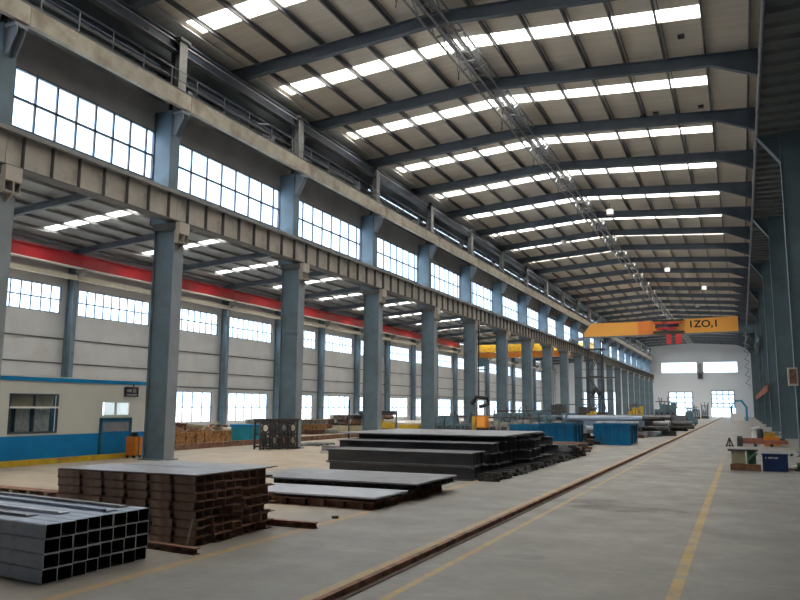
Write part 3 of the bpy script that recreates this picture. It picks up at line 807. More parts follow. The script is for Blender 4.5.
# face with openings (axis x)
def wallX(b_, x0, x1, y0, y1, z0, z1, ops_):
    ys = sorted({y0, y1, *[v for o_ in ops_ for v in o_[:2]]}); zs = sorted({z0, z1, *[v for o_ in ops_ for v in o_[2:]]})
    for i in range(len(ys)-1):
        for j in range(len(zs)-1):
            cy, cz = (ys[i]+ys[i+1])/2, (zs[j]+zs[j+1])/2
            if any(o_[0] < cy < o_[1] and o_[2] < cz < o_[3] for o_ in ops_): continue
            b_.box(x0, x1, ys[i], ys[i+1], zs[j], zs[j+1])
wallX(b, OX-.08, OX, oy0, oy1, .86, 2.5, [(15.6, 17.35, .92, 2.12), (19.15, 20.4, 1.42, 1.9), (19.1, 20.5, .86, 1.32)])
b.box(-24, OX, oy1-.08, oy1, 0, 2.5); b.box(-24, OX, oy0, oy0+.08, 0, 2.5); b.box(-24, -23.92, oy0, oy1, 0, 2.5)
b.build('wall_panel', 'office', t)
b = MB(); wallX(b, OX-.08, OX+.012, oy0, oy1, 0, .86, [(19.1, 20.5, 0, .86)]); b.build('blue_band', 'blue', t)
MB().box(-24, OX+.03, oy0, oy1+.03, 2.5, 2.62).build('roof_trim', 'blue_trim', t)
MB().box(-24.05, OX+.0, oy0, oy1, 2.62, 2.66).build('roof', 'office', t)
w = MB()
wallX(w, OX-.03, OX+.02, 15.6, 17.35, .92, 2.12, [(15.66, 16.45, .98, 1.68), (16.5, 17.29, .98, 1.68), (15.66, 16.45, 1.74, 2.07), (16.5, 17.29, 1.74, 2.07)])
wf = w.build('window_frame', 'frame_w', t)
MB().box(OX-.05, OX-.04, 15.66, 17.29, .98, 2.07).build('pane', 'glass', wf)
MB().box(OX+.02, OX+.05, 15.6, 17.36, 1.68, 1.735).build('blind_rail', 'white', wf)
cu = MB()
for k in range(22):
    y = 15.95+k*.055
    if 16.42 < y < 16.55: continue
    cu.box(OX-.16, OX-.12, y, y+.045, .98, 1.68)
cu.build('curtain', 'curtain', t)
cu = MB()
for k in range(30):
    y = 15.66+k*.054; cu.box(OX-.15, OX-.13, y, y+.045, 1.72, 2.08)
cu.build('blind', 'olive', t)
MB().box(OX-.9, OX-.3, 15.5, 17.5, .4, 2.2).build('inner_cabinet', 'dark_teal', t)
w = MB(); wallX(w, OX-.03, OX+.015, 19.15, 20.4, 1.42, 1.9, [(19.19, 19.72, 1.46, 1.87), (19.8, 20.36, 1.46, 1.87)]); wf2 = w.build('window_frame', 'white_trim', t)
MB().box(OX-.05, OX-.04, 19.19, 20.36, 1.46, 1.87).build('pane', 'glass', wf2)
# emissive box standing behind the small window
lm = bpy.data.materials.new('glow_material'); lm.use_nodes = True
pb = lm.node_tree.nodes['Principled BSDF']; pb.inputs['Emission Color'].default_value = (1, .97, .9, 1); pb.inputs['Emission Strength'].default_value = 12
M['lit'] = lm
MB().box(-21.2, -21.0, 19.0, 20.6, 1.4, 2.0).build('glowing_box', 'lit', t)
d = MB().box(OX-.03, OX+.03, 19.16, 20.44, 0.02, 1.28).build('door', 'blue_door', t)
MB().box(OX+.03, OX+.035, 19.22, 20.38, .9, 1.22).build('door_glazing', 'plate', d)
MB().box(OX-.05, OX+.05, 19.08, 19.16, 0, 1.34).box(OX-.05, OX+.05, 20.44, 20.52, 0, 1.34).box(OX-.05, OX+.05, 19.08, 20.52, 1.28, 1.36).build('door_frame', 'dark_teal', t)
t = thing('clock_display', 'black rectangular display panel above the small lit office window', 'display', (OX+.02, 20.1, 2.08))
MB().box(0, .06, 0, .62, 0, .34).build('housing', 'black', t)
MB().box(.06, .065, .05, .28, .16, .26).box(.06, .065, .34, .5, .14, .28).box(.06, .065, .06, .55, .04, .10).build('readout', 'plate', t)
MB().box(.01, .03, .40, .43, .34, .45).build('hanger', 'black', t)
tag(MB().box(OX+.05, OX+.27, oy0, 20.5, 0, .16).build('kerb', 'yellow'), 'yellow painted kerb along the foot of the office', 'kerb')
t = thing('yellow_cart', 'yellow wheeled bin with a black top beside the office door', 'bin', (-19.05, 20.15, 0)); t.scale = (1, .72, 1)
MB().box(-.2, .2, -.24, .24, .10, .72).build('body', 'orange', t)
MB().box(-.21, .21, -.02, .02, .1, .73).build('strap', 'black', t)
MB().tube([(0, 0, .72), (0, 0, .86)], .13, 10).build('lid', 'black', t)
for x in (-.15, .15):
    for y in (-.18, .18): MB().tube([(x-.02, y, .06), (x+.02, y, .06)], .06, 8).build('wheel', 'black', t)
t = thing('sack_pile', 'dark sacks slumped between the yellow bin and the big column', 'sack', (-19.0, 20.95, 0))
MB().tube([(-.2, -.2, .16), (.2, .2, .17)], .16, 8).tube([(-.1, .15, .38), (.15, -.1, .40)], .13, 8).build('sack', 'black', t)

# ------------------------------------------------------------------ steel stock: front bundle of square tubes
G1 = 'square tubes in the front left bundle'
tw, th = .183, .148
tubeproto = None
ang = math.radians(-7)
Ltube = 4.2
def tube_mesh(w, h, L, t=.008, seed=0):
    b_ = MB(); w -= .004; h -= .003
    # x from -L to 0
    c = .013
    o_ = [(c, 0), (w-c, 0), (w, c), (w, h-c), (w-c, h), (c, h), (0, h-c), (0, c)]
    i_ = [(c, t), (w-c, t), (w-t, c), (w-t, h-c), (w-c, h-t), (c, h-t), (t, h-c), (t, c)]
    b_.v = [(0, *p) for p in o_] + [(-L, *p) for p in o_] + [(0, *p) for p in i_] + [(-.9, *p) for p in i_]
    for k_ in range(8):
        j = (k_+1) % 8
        b_.f.append((k_, j, 8+j, 8+k_)); b_.m.append(0)
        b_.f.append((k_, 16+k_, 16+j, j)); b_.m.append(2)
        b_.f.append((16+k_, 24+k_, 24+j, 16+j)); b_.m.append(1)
    b_.f.append(tuple(range(24, 32))); b_.m.append(1); b_.f.append(tuple(range(15, 7, -1))); b_.m.append(0)
    return b_
proto = None
rows = ['bottom', 'second', 'third', 'top']; cn = ORD
for r in range(4):
    for c in range(8):
        if proto is None: proto = tube_mesh(tw, th, Ltube).build('square_tube', ['tube', 'tube_in', 'plate_silver'], None, fix=True); o = proto
        else: o = proto.copy(); COL.objects.link(o)
        dx = R_.uniform(-.02, .015); 
        o.location = (-6.5+dx, 5.70+c*tw, .006+r*th)
        o.rotation_euler = (0, 0, ang + R_.uniform(-.001, .001))
        tag(o, f'square grey steel tube in the front left bundle, {rows[r]} row, {cn[c]} from the near side', 'steel tube', G1)
# loose strips on top of bundle
for i, (y, L_, a_, m_, x_) in enumerate(((5.95, 3.6, .0, 'plate', -7.1), (6.25, 3.9, .03, 'plate_silver', -6.95), (6.62, 3.3, -.015, 'tube', -6.62), (6.95, 3.3, -.0, 'plate', -6.75))):
    o = MB().prism([(0, 0), (.15, 0), (.15, .012), (.01, .012), (.01, .028), (0, .028)], 'x', -L_, 0).build('steel_strip', m_)
    o.location = (x_, y, .602); o.rotation_euler = (0, 0, ang + a_)
    tag(o, f'loose flat steel strip on top of the front tube bundle, {ORD[i]} from the near side', 'steel strip', 'strips on the tube bundle')

# stack 2 : rusty I beams with stiffeners
def ibeam(name, w, h, L, mat, tf=.012, tw_=.01, stiff=0, matw=None, sgap=None):
    b_ = MB()
    b_.prism([(p[0]+w/2, p[1]) for p in hbeam_prof(w, h, tf, tw_)], 'x', -L, 0)
    if stiff:
        for k_ in range(stiff):
            x = -.0-(k_+.5)*L/stiff
            b_.box(x-.05, x+.05, .004, w-.004, tf, h-tf, 1)
    return b_.build(name, [mat, matw or mat])
def channel(name, w, h, L, mat, segs=6, gap=.07, tf=.01):
    b_ = MB().box(-L, 0, 0, w, 0, tf).box(-L, 0, 0, w, h-tf, h)
    for k_ in range(segs):
        b_.box(-L+k_*L/segs+(gap if k_ else 0), -L+(k_+1)*L/segs, .012, .02, tf, h-tf, 1)
    return b_.build(name, mat)
def add_stack(x, y, z, nrows, ncols, w, h, L, mat, name, desc, group, jitter=.03, stiff=0, matw=None, skip=None, la=0.0, jx=None):
    p_ = None
    for r in range(nrows):
        for c in range(ncols):
            if skip and skip(r, c): continue
            if p_ is None: p_ = ibeam(name, w, h, L, mat, max(.008, h*.07), max(.008, w*.06), stiff, matw) if stiff != 6 else channel(name, w, h, L, ['rust', 'rust_web']); o_ = p_
            else: o_ = p_.copy(); COL.objects.link(o_)
            o_.location = (x + (R_.uniform(-jitter, jitter) if jx is None else R_.uniform(-jx, 0)), y + c*(w+.004), z + r*(h+.0015)); o_.rotation_euler = (0, 0, la)
            tag(o_, f'{desc}, {ORD[r]} layer, {ORD[c]} from front', 'steel beam', group)
add_stack(-6.5, 8.02, 0.0, 8, 5, .185, .11, 2.45, 'rust_web', 'rusty_beam', 'rusty brown beam in the left brown stack', 'beams of the left brown stack', .05, 6, 'rust')
o = MB().box(-2.45, 0, 0, .95, 0, .012).build('steel_plate', 'plate', None, (-6.49, 8.01, .894)); tag(o, 'grey steel plate lying on the left brown beam stack', 'steel plate')
add_stack(-6.5, 9.03, 0.0, 7, 4, .195, .125, 2.0, 'rust_web', 'rusty_beam', 'rusty brown beam in the right brown stack', 'beams of the right brown stack', .05, 6, 'rust', la=-.03)
o = MB().box(-2.3, 0, 0, .85, 0, .012).build('steel_plate', 'plate', None, (-6.5, 9.02, .888), -.03); tag(o, 'grey steel plate lying on the right brown beam stack', 'steel plate')
o = ibeam('channel_beam', .10, .09, 1.3, 'rust'); o.location = (-5.85, 9.95, 0); tag(o, 'short rusty beam on the floor right of the brown stacks', 'steel beam')
o = ibeam('channel_beam', .10, .08, .9, 'rust'); o.location = (-6.15, 7.6, 0); o.rotation_euler = (0, 0, -.12); tag(o, 'short rusty beam on the floor between tube bundle and brown stack', 'steel beam')
o = ibeam('long_stiffened_beam', .3, .2, 9.0, 'rust', stiff=18, matw='beige'); o.location = (-9.6, 10.2, 0); o.rotation_euler = (0, 0, -.06); tag(o, 'long low beam with pale stiffeners on the floor behind the tube bundle', 'steel beam')
t = thing('leaning_offcut', 'thin pale offcut leaning on the side of the left brown stack', 'offcut', (-6.55, 7.93, 0)); MB().bar((0, 0, .0), (.06, .04, .36), .02).build('strip', 'beige', t)
o = MB().tube([(-.05, 0, .02), (.05, .02, .025)], .025, 6).build('floor_scrap', 'rail', None, (-6.1, 11.0, 0)); tag(o, 'small dark scrap of steel lying alone on the floor', 'scrap')

# stack 3: low plates on beams
add_stack(-5.95, 12.1, 0.0, 1, 17, .20, .14, 3.2, 'rust', 'low_rusty_beam', 'rusty beam under the low plates', 'beams under the low plates', .06, 8, 'rail', la=-.01)
o = MB().box(-3.1, 0, 0, 1.35, 0, .03).build('steel_plate', 'plate_silver', None, (-5.9, 12.12, .19), -.01); tag(o, 'bright silver steel plate on the low stack', 'steel plate')
add_stack(-5.95, 12.2, 0.142, 1, 16, .20, .045, 2.9, 'primer_dk', 'flat_dark_bar', 'thin dark bar under the far plates of the low stack', 'bars of the low stack', .1, 0)
add_stack(-5.85, 13.62, 0.19, 1, 9, .24, .11, 3.3, 'primer_dk', 'dark_low_beam', 'dark beam under the far dark plate of the low stack', 'dark beams of the low stack', .1, 0)
o = MB().box(-4.0, 0, 0, 2.2, 0, .03).build('steel_plate', 'plate', None, (-5.75, 13.6, .302), 0); tag(o, 'large dark grey steel plate on the far half of the low stack', 'steel plate')

# stack 4: big dark painted beams
D4 = 'dark grey painted beam in the big central stack'; GG = 'beams of the big central stack'
add_stack(-6.15, 17.95, 0.0, 2, 4, .30, .33, 4.1, 'primer', 'dark_beam', D4+', front part', GG, .05, 0)
add_stack(-6.15, 19.3, 0.0, 3, 10, .26, .28, 4.6, 'primer', 'dark_beam', D4+', rear part', GG, .12, 0)
add_stack(-6.1, 22.1, 0.0, 3, 16, .26, .27, 5.0, 'primer', 'dark_beam', D4+', far part', 'far beams of the big central stack', .35, 0)
o = MB().box(-5.2, 0, 0, 4.6, 0, .03).build('steel_plate', 'plate', None, (-6.0, 20.2, .99), 0); tag(o, 'wide grey steel plate covering the big central stack', 'steel plate')
o = MB().box(-5.2, -.35, 0, 2.2, 0, .02).build('steel_plate', 'primer', None, (-6.1, 19.9, .86), 0) if False else None
add_stack(-6.0, 21.0, .845, 1, 14, .26, .13, 5.0, 'primer', 'dark_beam', D4+', under the wide plate', 'beams under the wide plate', .2, 0)
# small angles poking from the ends of stack 4
for i in range(62):
    for lv in range(2):
        y = 18.0 + i*.145 + .05*lv
        L_ = R_.uniform(.3, .55)
        o = MB().prism([(0, 0), (.08, 0), (.08, .012), (.012, .012), (.012, .09), (0, .09)], 'x', 0, L_).build('angle_bar', ['primer_dk', 'primer_dk', 'steel', 'dark'][(i*3+lv) % 4], None, (-5.98, y, .092*lv))
        tag(o, 'short dark angle bar in the row along the right end of the big central stack', 'angle bar', 'angle bars at the end of the big stack')
# far end of stack: small heap before blue box
for i in range(60):
    lv, k = divmod(i, 12)
    o = MB().box(-.9, .9, -.06, .06, 0, .09).build('flat_bar', R_.choice(['primer_dk', 'steel', 'rust', 'primer_dk']), None, (-6.6+R_.uniform(-.3, .3), 27.4+k*.27+R_.uniform(-.03, .03), .092*lv), .06*(-1)**lv)
    tag(o, 'dark flat bar in the low heap between the central stack and the first blue crate', 'flat bar', 'bars in front of the first blue crate')

# ------------------------------------------------------------------ blue crates and heaps
def crate(x, y, w, d, h, lab, rz=0, mat='blue_box', open_=True):
    t_ = thing('blue_crate', lab, 'crate', (x, y, 0), rz, 'blue steel crates')
    MB().box(-w, 0, 0, .05, 0.08, h).build('side_panel', mat, t_)
    MB().box(-w, 0, d-.05, d, 0.08, h).build('side_panel', mat, t_)
    MB().box(-w, -w+.05, .05, d-.05, 0.08, h).build('end_panel', mat, t_)
    MB().box(-.05, 0, .05, d-.05, 0.08, h).build('end_panel', mat, t_)
    b_ = MB()
    for k_ in range(5):
        xx = -w + k_*w/4
        b_.box(xx-.04 if k_ else xx, xx+.04 if k_ < 4 else xx, -.05, 0, 0, h+.02)
    for k_ in range(4):
        yy = k_*d/3
        b_.box(0, .06, yy-.04 if k_ else yy, yy+.04 if k_ < 3 else yy, 0, h+.02)
    b_.box(-w, .06, -.06, 0, h-.08, h+.02).box(0, .07, 0, d, h-.08, h+.02).box(-w, .06, -.06, 0, .0, .1)
    b_.build('frame', mat, t_)
    MB().box(-w+.05, -.05, .05, d-.05, .08, .12).build('floor_panel', mat, t_)
    return t_
crate(-6.35, 31.2, 1.35, 2.0, 1.13, 'large blue steel crate right behind the central stack, nearest of the crates')
crate(-8.0, 32.0, 1.2, 1.8, 1.05, 'blue steel crate just left of the nearest crate, partly hidden')
crate(-9.6, 33.5, 1.5, 1.8, .7, 'low blue steel crate, leftmost of the crates behind the central stack')
crate(-5.05, 38.3, 1.7, 2.6, 1.0, 'blue steel crate standing alone to the right beside the floor rail')
def heap(cx, cy, rx, ry, hz, n_, mats, name, lab, cat, group, L=(1.2, 3.0), th_=(.05, .14), along=0.0, spread=.7, prof='I'):
    """layered pile: bars lie side by side in each layer, layers cross slightly"""
    w = th_[1]; pitch = w*1.12; i = 0; z = 0.0; lay = 0
    ca, sa = math.cos(along), math.sin(along)
    while i < n_:
        half = ry*(1-.5*z/max(hz, .1)); cnt = max(1, int(2*half/pitch)); a_l = along + (.05 if lay % 2 else -.05)
        use = [k for k in range(cnt) if R_.random() < .78]
        for k in use:
            if i >= n_: break
            l = R_.uniform(*L); ww = R_.uniform(.75, 1)*w; v = -half + (k+.5)*pitch; u = R_.uniform(-rx, rx)*.6
            b_ = MB()
            if i % 3 == 0: b_.prism(hbeam_prof(ww, w, w*.12, w*.12), 'x', -l/2, l/2)
            elif i % 3 == 1: b_.prism([(-ww/2, 0), (ww/2, 0), (ww/2, w*.15), (-ww/2+w*.15, w*.15), (-ww/2+w*.15, w), (-ww/2, w)], 'x', -l/2, l/2)
            else: b_.tube([(-l/2, 0, w/2), (l/2, 0, w/2)], w/2, 8)
            ca, sa = math.cos(a_l), math.sin(a_l)
            tag(b_.build(name, R_.choice(mats), None, (cx+u*ca-v*sa, cy+u*sa+v*ca, z), a_l), lab, cat, group); i += 1
        z += w+.003; lay += 1
        if z > hz+.2: break
heap(-7.9, 36.2, .5, 2.2, 1.5, 110, ['steel', 'dark', 'rust', 'primer_dk', 'machine'], 'scrap_bar', 'tangled steel bar in the heap between two blue crates', 'steel bar', 'scrap between the blue crates', (1.2, 2.4), (.05, .15))
heap(-8.2, 44.5, 1.6, 2.5, 1.2, 40, ['steel', 'dark', 'plate', 'primer_dk'], 'scrap_bar', 'steel bar in the grey heap behind the rightmost blue crate', 'steel bar', 'scrap behind the right crate', (1.5, 3.5))
heap(-8.0, 53.0, 2.0, 5.0, 1.5, 70, ['steel', 'plate', 'primer_dk', 'dark', 'tube'], 'stock_bar', 'grey steel section in the long stockpile beyond the crates', 'steel section', 'stockpile beyond the crates', (2.5, 6.0), (.15, .32))
heap(-7.5, 66.0, 1.6, 6.0, 1.5, 50, ['primer', 'plate', 'primer_dk'], 'stock_bar', 'dark steel section in the farthest stockpile by the rail', 'steel section', 'farthest stockpile', (3, 6), (.2, .4), 0, .25)
for i, (x, y, L_, rz) in enumerate(((-5.4, 47.5, 1.8, .1), (-5.6, 49.5, 2.4, .1), (-5.1, 56.5, 2.6, 0), (-5.3, 62, 2.8, .1))):
    o = ibeam('loose_beam', .25, .2, L_, ['rust', 'dark', 'rust', 'primer'][i]); o.location = (x, y, 0); o.rotation_euler = (0, 0, rz)
    tag(o, f'loose dark beam on the floor left of the rail beyond the crates, {ORD[i]} from the camera', 'steel beam')
o = MB().box(-3, 0, 0, 1.5, 0, .9).box(-2.9, .0, -.04, 0, .9, 1.0).build('steel_box_section', 'machine_blue', None, (-5.2, 74, 0)); tag(o, 'big blue-grey box section at the far end of the stockpile', 'steel section')
t = thing('far_trolley', 'small dark blue trolley standing far down the hall left of the rail', 'trolley', (-5.1, 86, 0))
MB().box(-.8, .8, -.5, .5, .15, .8).build('body', 'machine_blue', t); MB().box(-.4, .4, -.4, .4, .8, 1.4).build('motor', 'machine_blue', t)
for x in (-.6, .6): MB().tube([(x-.06, -.5, .15), (x+.06, -.5, .15)], .15, 8).build('wheel', 'black', t)

# ------------------------------------------------------------------ machinery along the column row
def machine(x, y, lab, w=2.5, d=1.2, h=1.2, mats=('machine', 'dark'), seed=1, name='workshop_machine', cat='machine'):
    rr = random.Random(seed); t_ = thing(name, lab, cat, (x, y, 0))
    b_ = MB().box(-w/2, w/2, -d/2, d/2, 0, h*.18); b_.build('base', mats[1], t_)
    b_ = MB(); n_ = 4
    for k_ in range(n_):
        x0 = -w/2 + k_*w/n_+.04; b_.box(x0, x0+w/n_-.1, -d/2+.1, d/2-.1, h*.18, h*rr.uniform(.55, .9))
    b_.build('body', mats[0], t_)
    b_ = MB()
    for k_ in range(n_): x0 = -w/2+k_*w/n_+.12; b_.box(x0, x0+w/n_*.5, -d/2+.07, -d/2+.1, h*.25, h*.48)
    b_.build('access_panel', mats[1], t_)
    b_ = MB().tube([(-w*.45, -.1, h*.9), (w*.3, -.1, h*.9)], .05, 8)
    for k_ in range(5): xx = rr.uniform(-w/2, w/2); b_.tube([(xx, 0, h*.5), (xx+rr.uniform(-.3, .3), .1, h*rr.uniform(.9, 1.15))], .05, 6)
    b_.build('pipe', mats[1], t_)
    b_ = MB().tube([(w*.25, -d/2-.02, h*.6), (w*.25, -d/2+.1, h*.6)], .14, 12); b_.build('handwheel', 'steel', t_)
    return t_
machine(-16.0, 44.0, 'blue-grey welding machine behind the central stack, left of the orange cabinet', 2.4, 1.2, 1.35, ('machine_blue', 'dark'), 2)
machine(-13.3, 44.5, 'grey flat-panelled machine behind the central stack, right of the orange cabinet', 2.8, 1.2, 1.3, ('machine', 'dark'), 3)
machine(-10.6, 46.3, 'grey and dark machine beside the left end of the blue crates', 2.2, 1.2, 1.4, ('machine', 'machine_blue'), 4)
machine(-14.6, 53, 'dark rolling machine seen over the blue crates', 3.4, 1.4, 1.7, ('machine_blue', 'dark'), 5)
machine(-10.4, 40.5, 'green-grey motor unit on the scrap behind the blue crates', 1.6, 1.0, 1.35, ('machine', 'dark'), 6)
machine(-14.0, 60, 'dark blue conveyor machine far behind the crates by the columns', 4.2, 1.6, 1.7, ('machine_blue', 'dark'), 8)
t = thing('orange_cabinet', 'orange electrical cabinet with a black base behind the central stack', 'cabinet', (-13.75, 42.2, 0))
MB().box(-.28, .28, -.3, .3, .6, 1.3).build('body', 'orange', t); MB().box(-.28, .28, -.3, .3, 0, .6).build('base', 'black', t)
MB().box(-.22, .22, -.32, -.3, .66, 1.24).build('door', 'crane', t); MB().box(-.6, -.42, -.1, .1, 0, 1.25).build('side_post', 'yellow', t)
t = thing('swing_hook', 'black cable loop with a hook hanging before the fourth column gap', 'hook', (-17.0, 51.5, 0))
MB().tube([(0, 0, 8.0), (-.05, 0, 2.4)], .05, 6).build('cable', 'black', t)
MB().tube([(-.6, 0, 2.0), (-.2, 0, 2.5), (.6, 0, 2.4), (.7, 0, 2.0), (0, 0, 1.8)], .14, 6).build('hook', 'black', t)
for i, (x, y) in enumerate(((-20.9, 44.5), (-19.3, 44.6))):
    t = thing('yellow_barrier', ['yellow steel barrier box left of the slim dark pole, behind the central stack', 'yellow steel barrier box right of the slim dark pole, behind the central stack'][i], 'barrier', (x, y, 0), 0, 'yellow barriers')
    MB().box(-.7, .6, -.3, .3, .1, .75-.1*i).build('body', 'yellow', t)
    MB().box(-.7, .6, -.32, -.3, .35, .4).build('seam', 'dark', t)
    MB().box(-.7, -.6, -.3, .3, 0, .1).box(.5, .6, -.3, .3, 0, .1).build('foot', 'dark', t)
    if i == 0: MB().box(-.65, -.3, -.1, .1, .75, .95).build('lamp', 'yellow', t)
t = thing('low_dark_rack', 'low dark steel rack right of the yellow barriers', 'rack', (-18.9, 46.5, 0))
MB().box(-1.4, 1.4, -.4, .4, .5, .62).build('shelf', 'dark', t); MB().box(-1.4, 1.4, -.4, .4, .1, .3).build('beam', 'dark', t)
for x in (-1.3, 1.3): MB().box(x-.06, x+.06, -.35, .35, 0, .5).build('leg', 'dark', t)
t = thing('slim_pole', 'thin dark pole standing left of the third big column behind the dark stack', 'pole', (-13.6, 25.5, 0))
MB().tube([(0, 0, 0), (0, 0, 2.05)], .035, 8).build('post', 'dark', t); MB().tube([(0, 0, 0), (0, 0, .03)], .18, 10).build('base', 'dark', t)
t = thing('barrier_pole', 'thin dark pole between the two yellow barriers', 'pole', (-20.15, 44.2, 0))
MB().tube([(0, 0, 0), (0, 0, 1.5)], .06, 8).build('post', 'machine_blue', t); MB().tube([(0, 0, 0), (0, 0, .03)], .2, 10).build('base', 'dark', t)
# spool rack / dark machine by column 2
t = thing('reel_rack', 'dark rack holding wire reels beside the second big column', 'rack', (-17.9, 27.1, 0), math.radians(62)); t.scale = (.75, .85, 1)
b = MB()
for x in (-1.15, -.57, 0, .57, 1.15):
    for y in (-.3, .3): b.box(x-.04, x+.04, y-.04, y+.04, 0, 1.2)
for z in (.12, .62, 1.16):
    for y in (-.3, .3): b.bar((-1.2, y, z), (1.2, y, z), .07)
b.box(-1.25, 1.25, -.35, .35, 1.18, 1.26)
b.build('frame', 'dark', t)
for i, x in enumerate((-.86, -.29, .29, .86)):
    for j, z in enumerate((.37, .88)):
        mt = ['dark', 'white_trim', 'machine', 'dark', 'rust', 'steel', 'olive', 'beige'][(i*2+j) % 8]
        rr_ = MB()
        for yy in (-.30, -.02): rr_.tube([(x, yy, z), (x, yy+.03, z)], .22, 14)
        rl_ = rr_.build('reel', 'dark', t); MB().tube([(x, -.27, z), (x, -.02, z)], .15, 14).build('wire', mt, rl_)
        MB().tube([(x, -.34, z), (x, -.30, z)], .13, 12).build('reel_face', mt, rl_)
b = MB()
for k in range(9): b.tube([(-1.1+k*.26, -.35, .05), (-1.0+k*.26, -.55, .06), (-1.2+k*.28, -.75, .05)], .03, 5)
for k in range(12): b.tube([(-1.1+k*.2, -.36, .5+.1*(k % 5)), (-1.05+k*.2, -.42, .3), (-1.0+k*.19, -.4, .1)], .02, 5)
b.build('cable_tail', 'black', t)
# scrap strips right of it
heap(-18.2, 31.0, .8, 1.6, .3, 18, ['machine', 'steel', 'dark', 'plate'], 'floor_scrap_bar', 'offcut lying on the floor beside the second big column', 'offcut', 'offcuts by the second column', (.6, 1.4), (.04, .09), 0, 1.4)
heap(-14.2, 25.9, .5, .5, .22, 12, ['white_trim', 'plate', 'steel'], 'pale_offcut', 'pale metal offcut on the floor left of the central stack', 'offcut', 'pale offcuts on the floor', (.5, 1.1), (.05, .1), 0, 1.2)
# rusty kerb and skip
o = MB().box(-.12, .12, 0, 20, 0, .22).build('steel_kerb', 'rust', None, (-20.9, 24.0, 0)); tag(o, 'long rusty steel kerb on the floor beyond the first big column', 'kerb')
t = thing('scrap_skip', 'long rusty skip filled with brown scrap beyond the first big column', 'skip', (-22.2, 24.6, 0))
for x, n_ in ((0, 'side_panel'), (-1.5, 'side_panel')):
    b = MB().box(x-.03, x+.03, 0, 5.2, .08, .62)
    for k in range(9): b.box(x+.03, x+.08, k*.63, k*.63+.08, .05, .64)
    b.build(n_, 'rust_light', t)
MB().box(-1.5, 0, 0, .05, .08, .62).box(-1.5, 0, 5.15, 5.2, .08, .62).build('end_panel', 'rust_light', t)
MB().box(-1.5, 0, 0, 5.2, 0.0, .1).build('floor_panel', 'rust', t)
for i in range(46):
    l = R_.uniform(.3, .8)
    o = MB().prism([(0, 0), (.16, 0), (.16, .02), (.02, .02), (.02, .12), (0, .12)], 'x', -l/2, l/2).build('skip_scrap', R_.choice(['rust_light', 'rust', 'rust_light', 'beige', 'olive', 'rust_web']), None, (-22.9+R_.uniform(-.35, .45), 24.9+R_.uniform(.2, 4.6), .60+R_.uniform(0, .30)), R_.uniform(0, 3.1))
    o.rotation_euler = (R_.uniform(-.5, .5), R_.uniform(-.3, .3), R_.uniform(0, 3.1))
    tag(o, 'rusty scrap piece heaped in the long rusty skip', 'scrap', 'scrap in the rusty skip')
o = MB().box(-1.2, 0, -1.6, 0, .55, .58).build('scrap_base', 'rust') if False else None
MB().box(-1.45, -.05, .06, 5.1, .1, .58).build('scrap_fill', 'rust_light', t)
for i, y in enumerate((30.6,)):
    t = thing('cyan_container', 'cyan plastic container right of the rusty skip', 'container', (-21.9, y, 0))
    b = MB().box(-.55, .55, -.5, .6, 0, .78); b.build('body', 'cyan', t); MB().box(-.6, .6, -.55, .65, .78, .9).build('rim', 'blue_trim', t)
# cluttered stock in the side hall, seen between columns
heap(-27.5, 43.0, 1.5, 3.5, .8, 36, ['rust_light', 'rust', 'dark', 'machine'], 'side_hall_section', 'rusty section in the stock behind the second column gap', 'steel section', 'side hall stock, second gap', (1.5, 4), (.1, .3), 1.2, .5)
heap(-30, 58.0, 2.0, 4, .9, 36, ['machine', 'dark', 'rust', 'beige'], 'side_hall_section', 'steel section stored in the side hall behind the third column gap', 'steel section', 'side hall stock, third gap', (2, 4), (.1, .35), 1.2, .5)
for i, (x, y) in enumerate(((-28, 37.5), (-25.5, 46.5), (-25, 56))):
    o = MB().box(-2.2, 2.2, -.4, .4, 0.0, .35).box(-2.2, 2.2, -.3, .3, .35, .45).build('side_hall_beam', ['beige', 'olive', 'olive'][i], None, (x, y, 0), .55)
    tag(o, f'long pale beam lying in the side hall, {ORD[i]} from the camera', 'steel beam')
# orange and yellow far machines
machine(-10.6, 60.5, 'yellow machine on the far stockpile by the columns', 1.0, 1.0, 1.9, ('yellow', 'dark'), 12)
machine(-9.6, 78.5, 'yellow machine farther down the hall beside the columns', 1.4, 1.2, 2.3, ('yellow', 'dark'), 13)
machine(-8.0, 92.0, 'dark round-topped machine near the end of the left columns', 2.4, 1.6, 2.8, ('machine_blue', 'dark'), 14)
machine(-13.5, 70, 'dark plate roller with a raised rail beside the lattice tower', 5.0, 1.8, 2.3, ('dark', 'machine_blue'), 15)
for i, (x, y) in enumerate(((-8.2, 140), (-7.0, 136), (-5.9, 142))):
    machine(x, y, f'small blue-grey machine near the end wall doors, {ORD[i]} from the left', 1.2, 1, 1.9+.3*i, ('machine_blue', 'dark'), 20+i)
t = thing('arch_frame', 'pale blue arched frame at the far right before the end wall', 'frame', (-.4, 120, 0))
MB().tube([(-1.0, 0, 0), (-1.0, 0, 2.0), (-.4, 0, 2.9), (.4, 0, 2.9), (1.0, 0, 2.0), (1.0, 0, 0)], .16, 8).build('arch', 'cyan', t)
MB().box(-1.1, .6, -.3, .3, 0, 1.1).build('body', 'white', t)

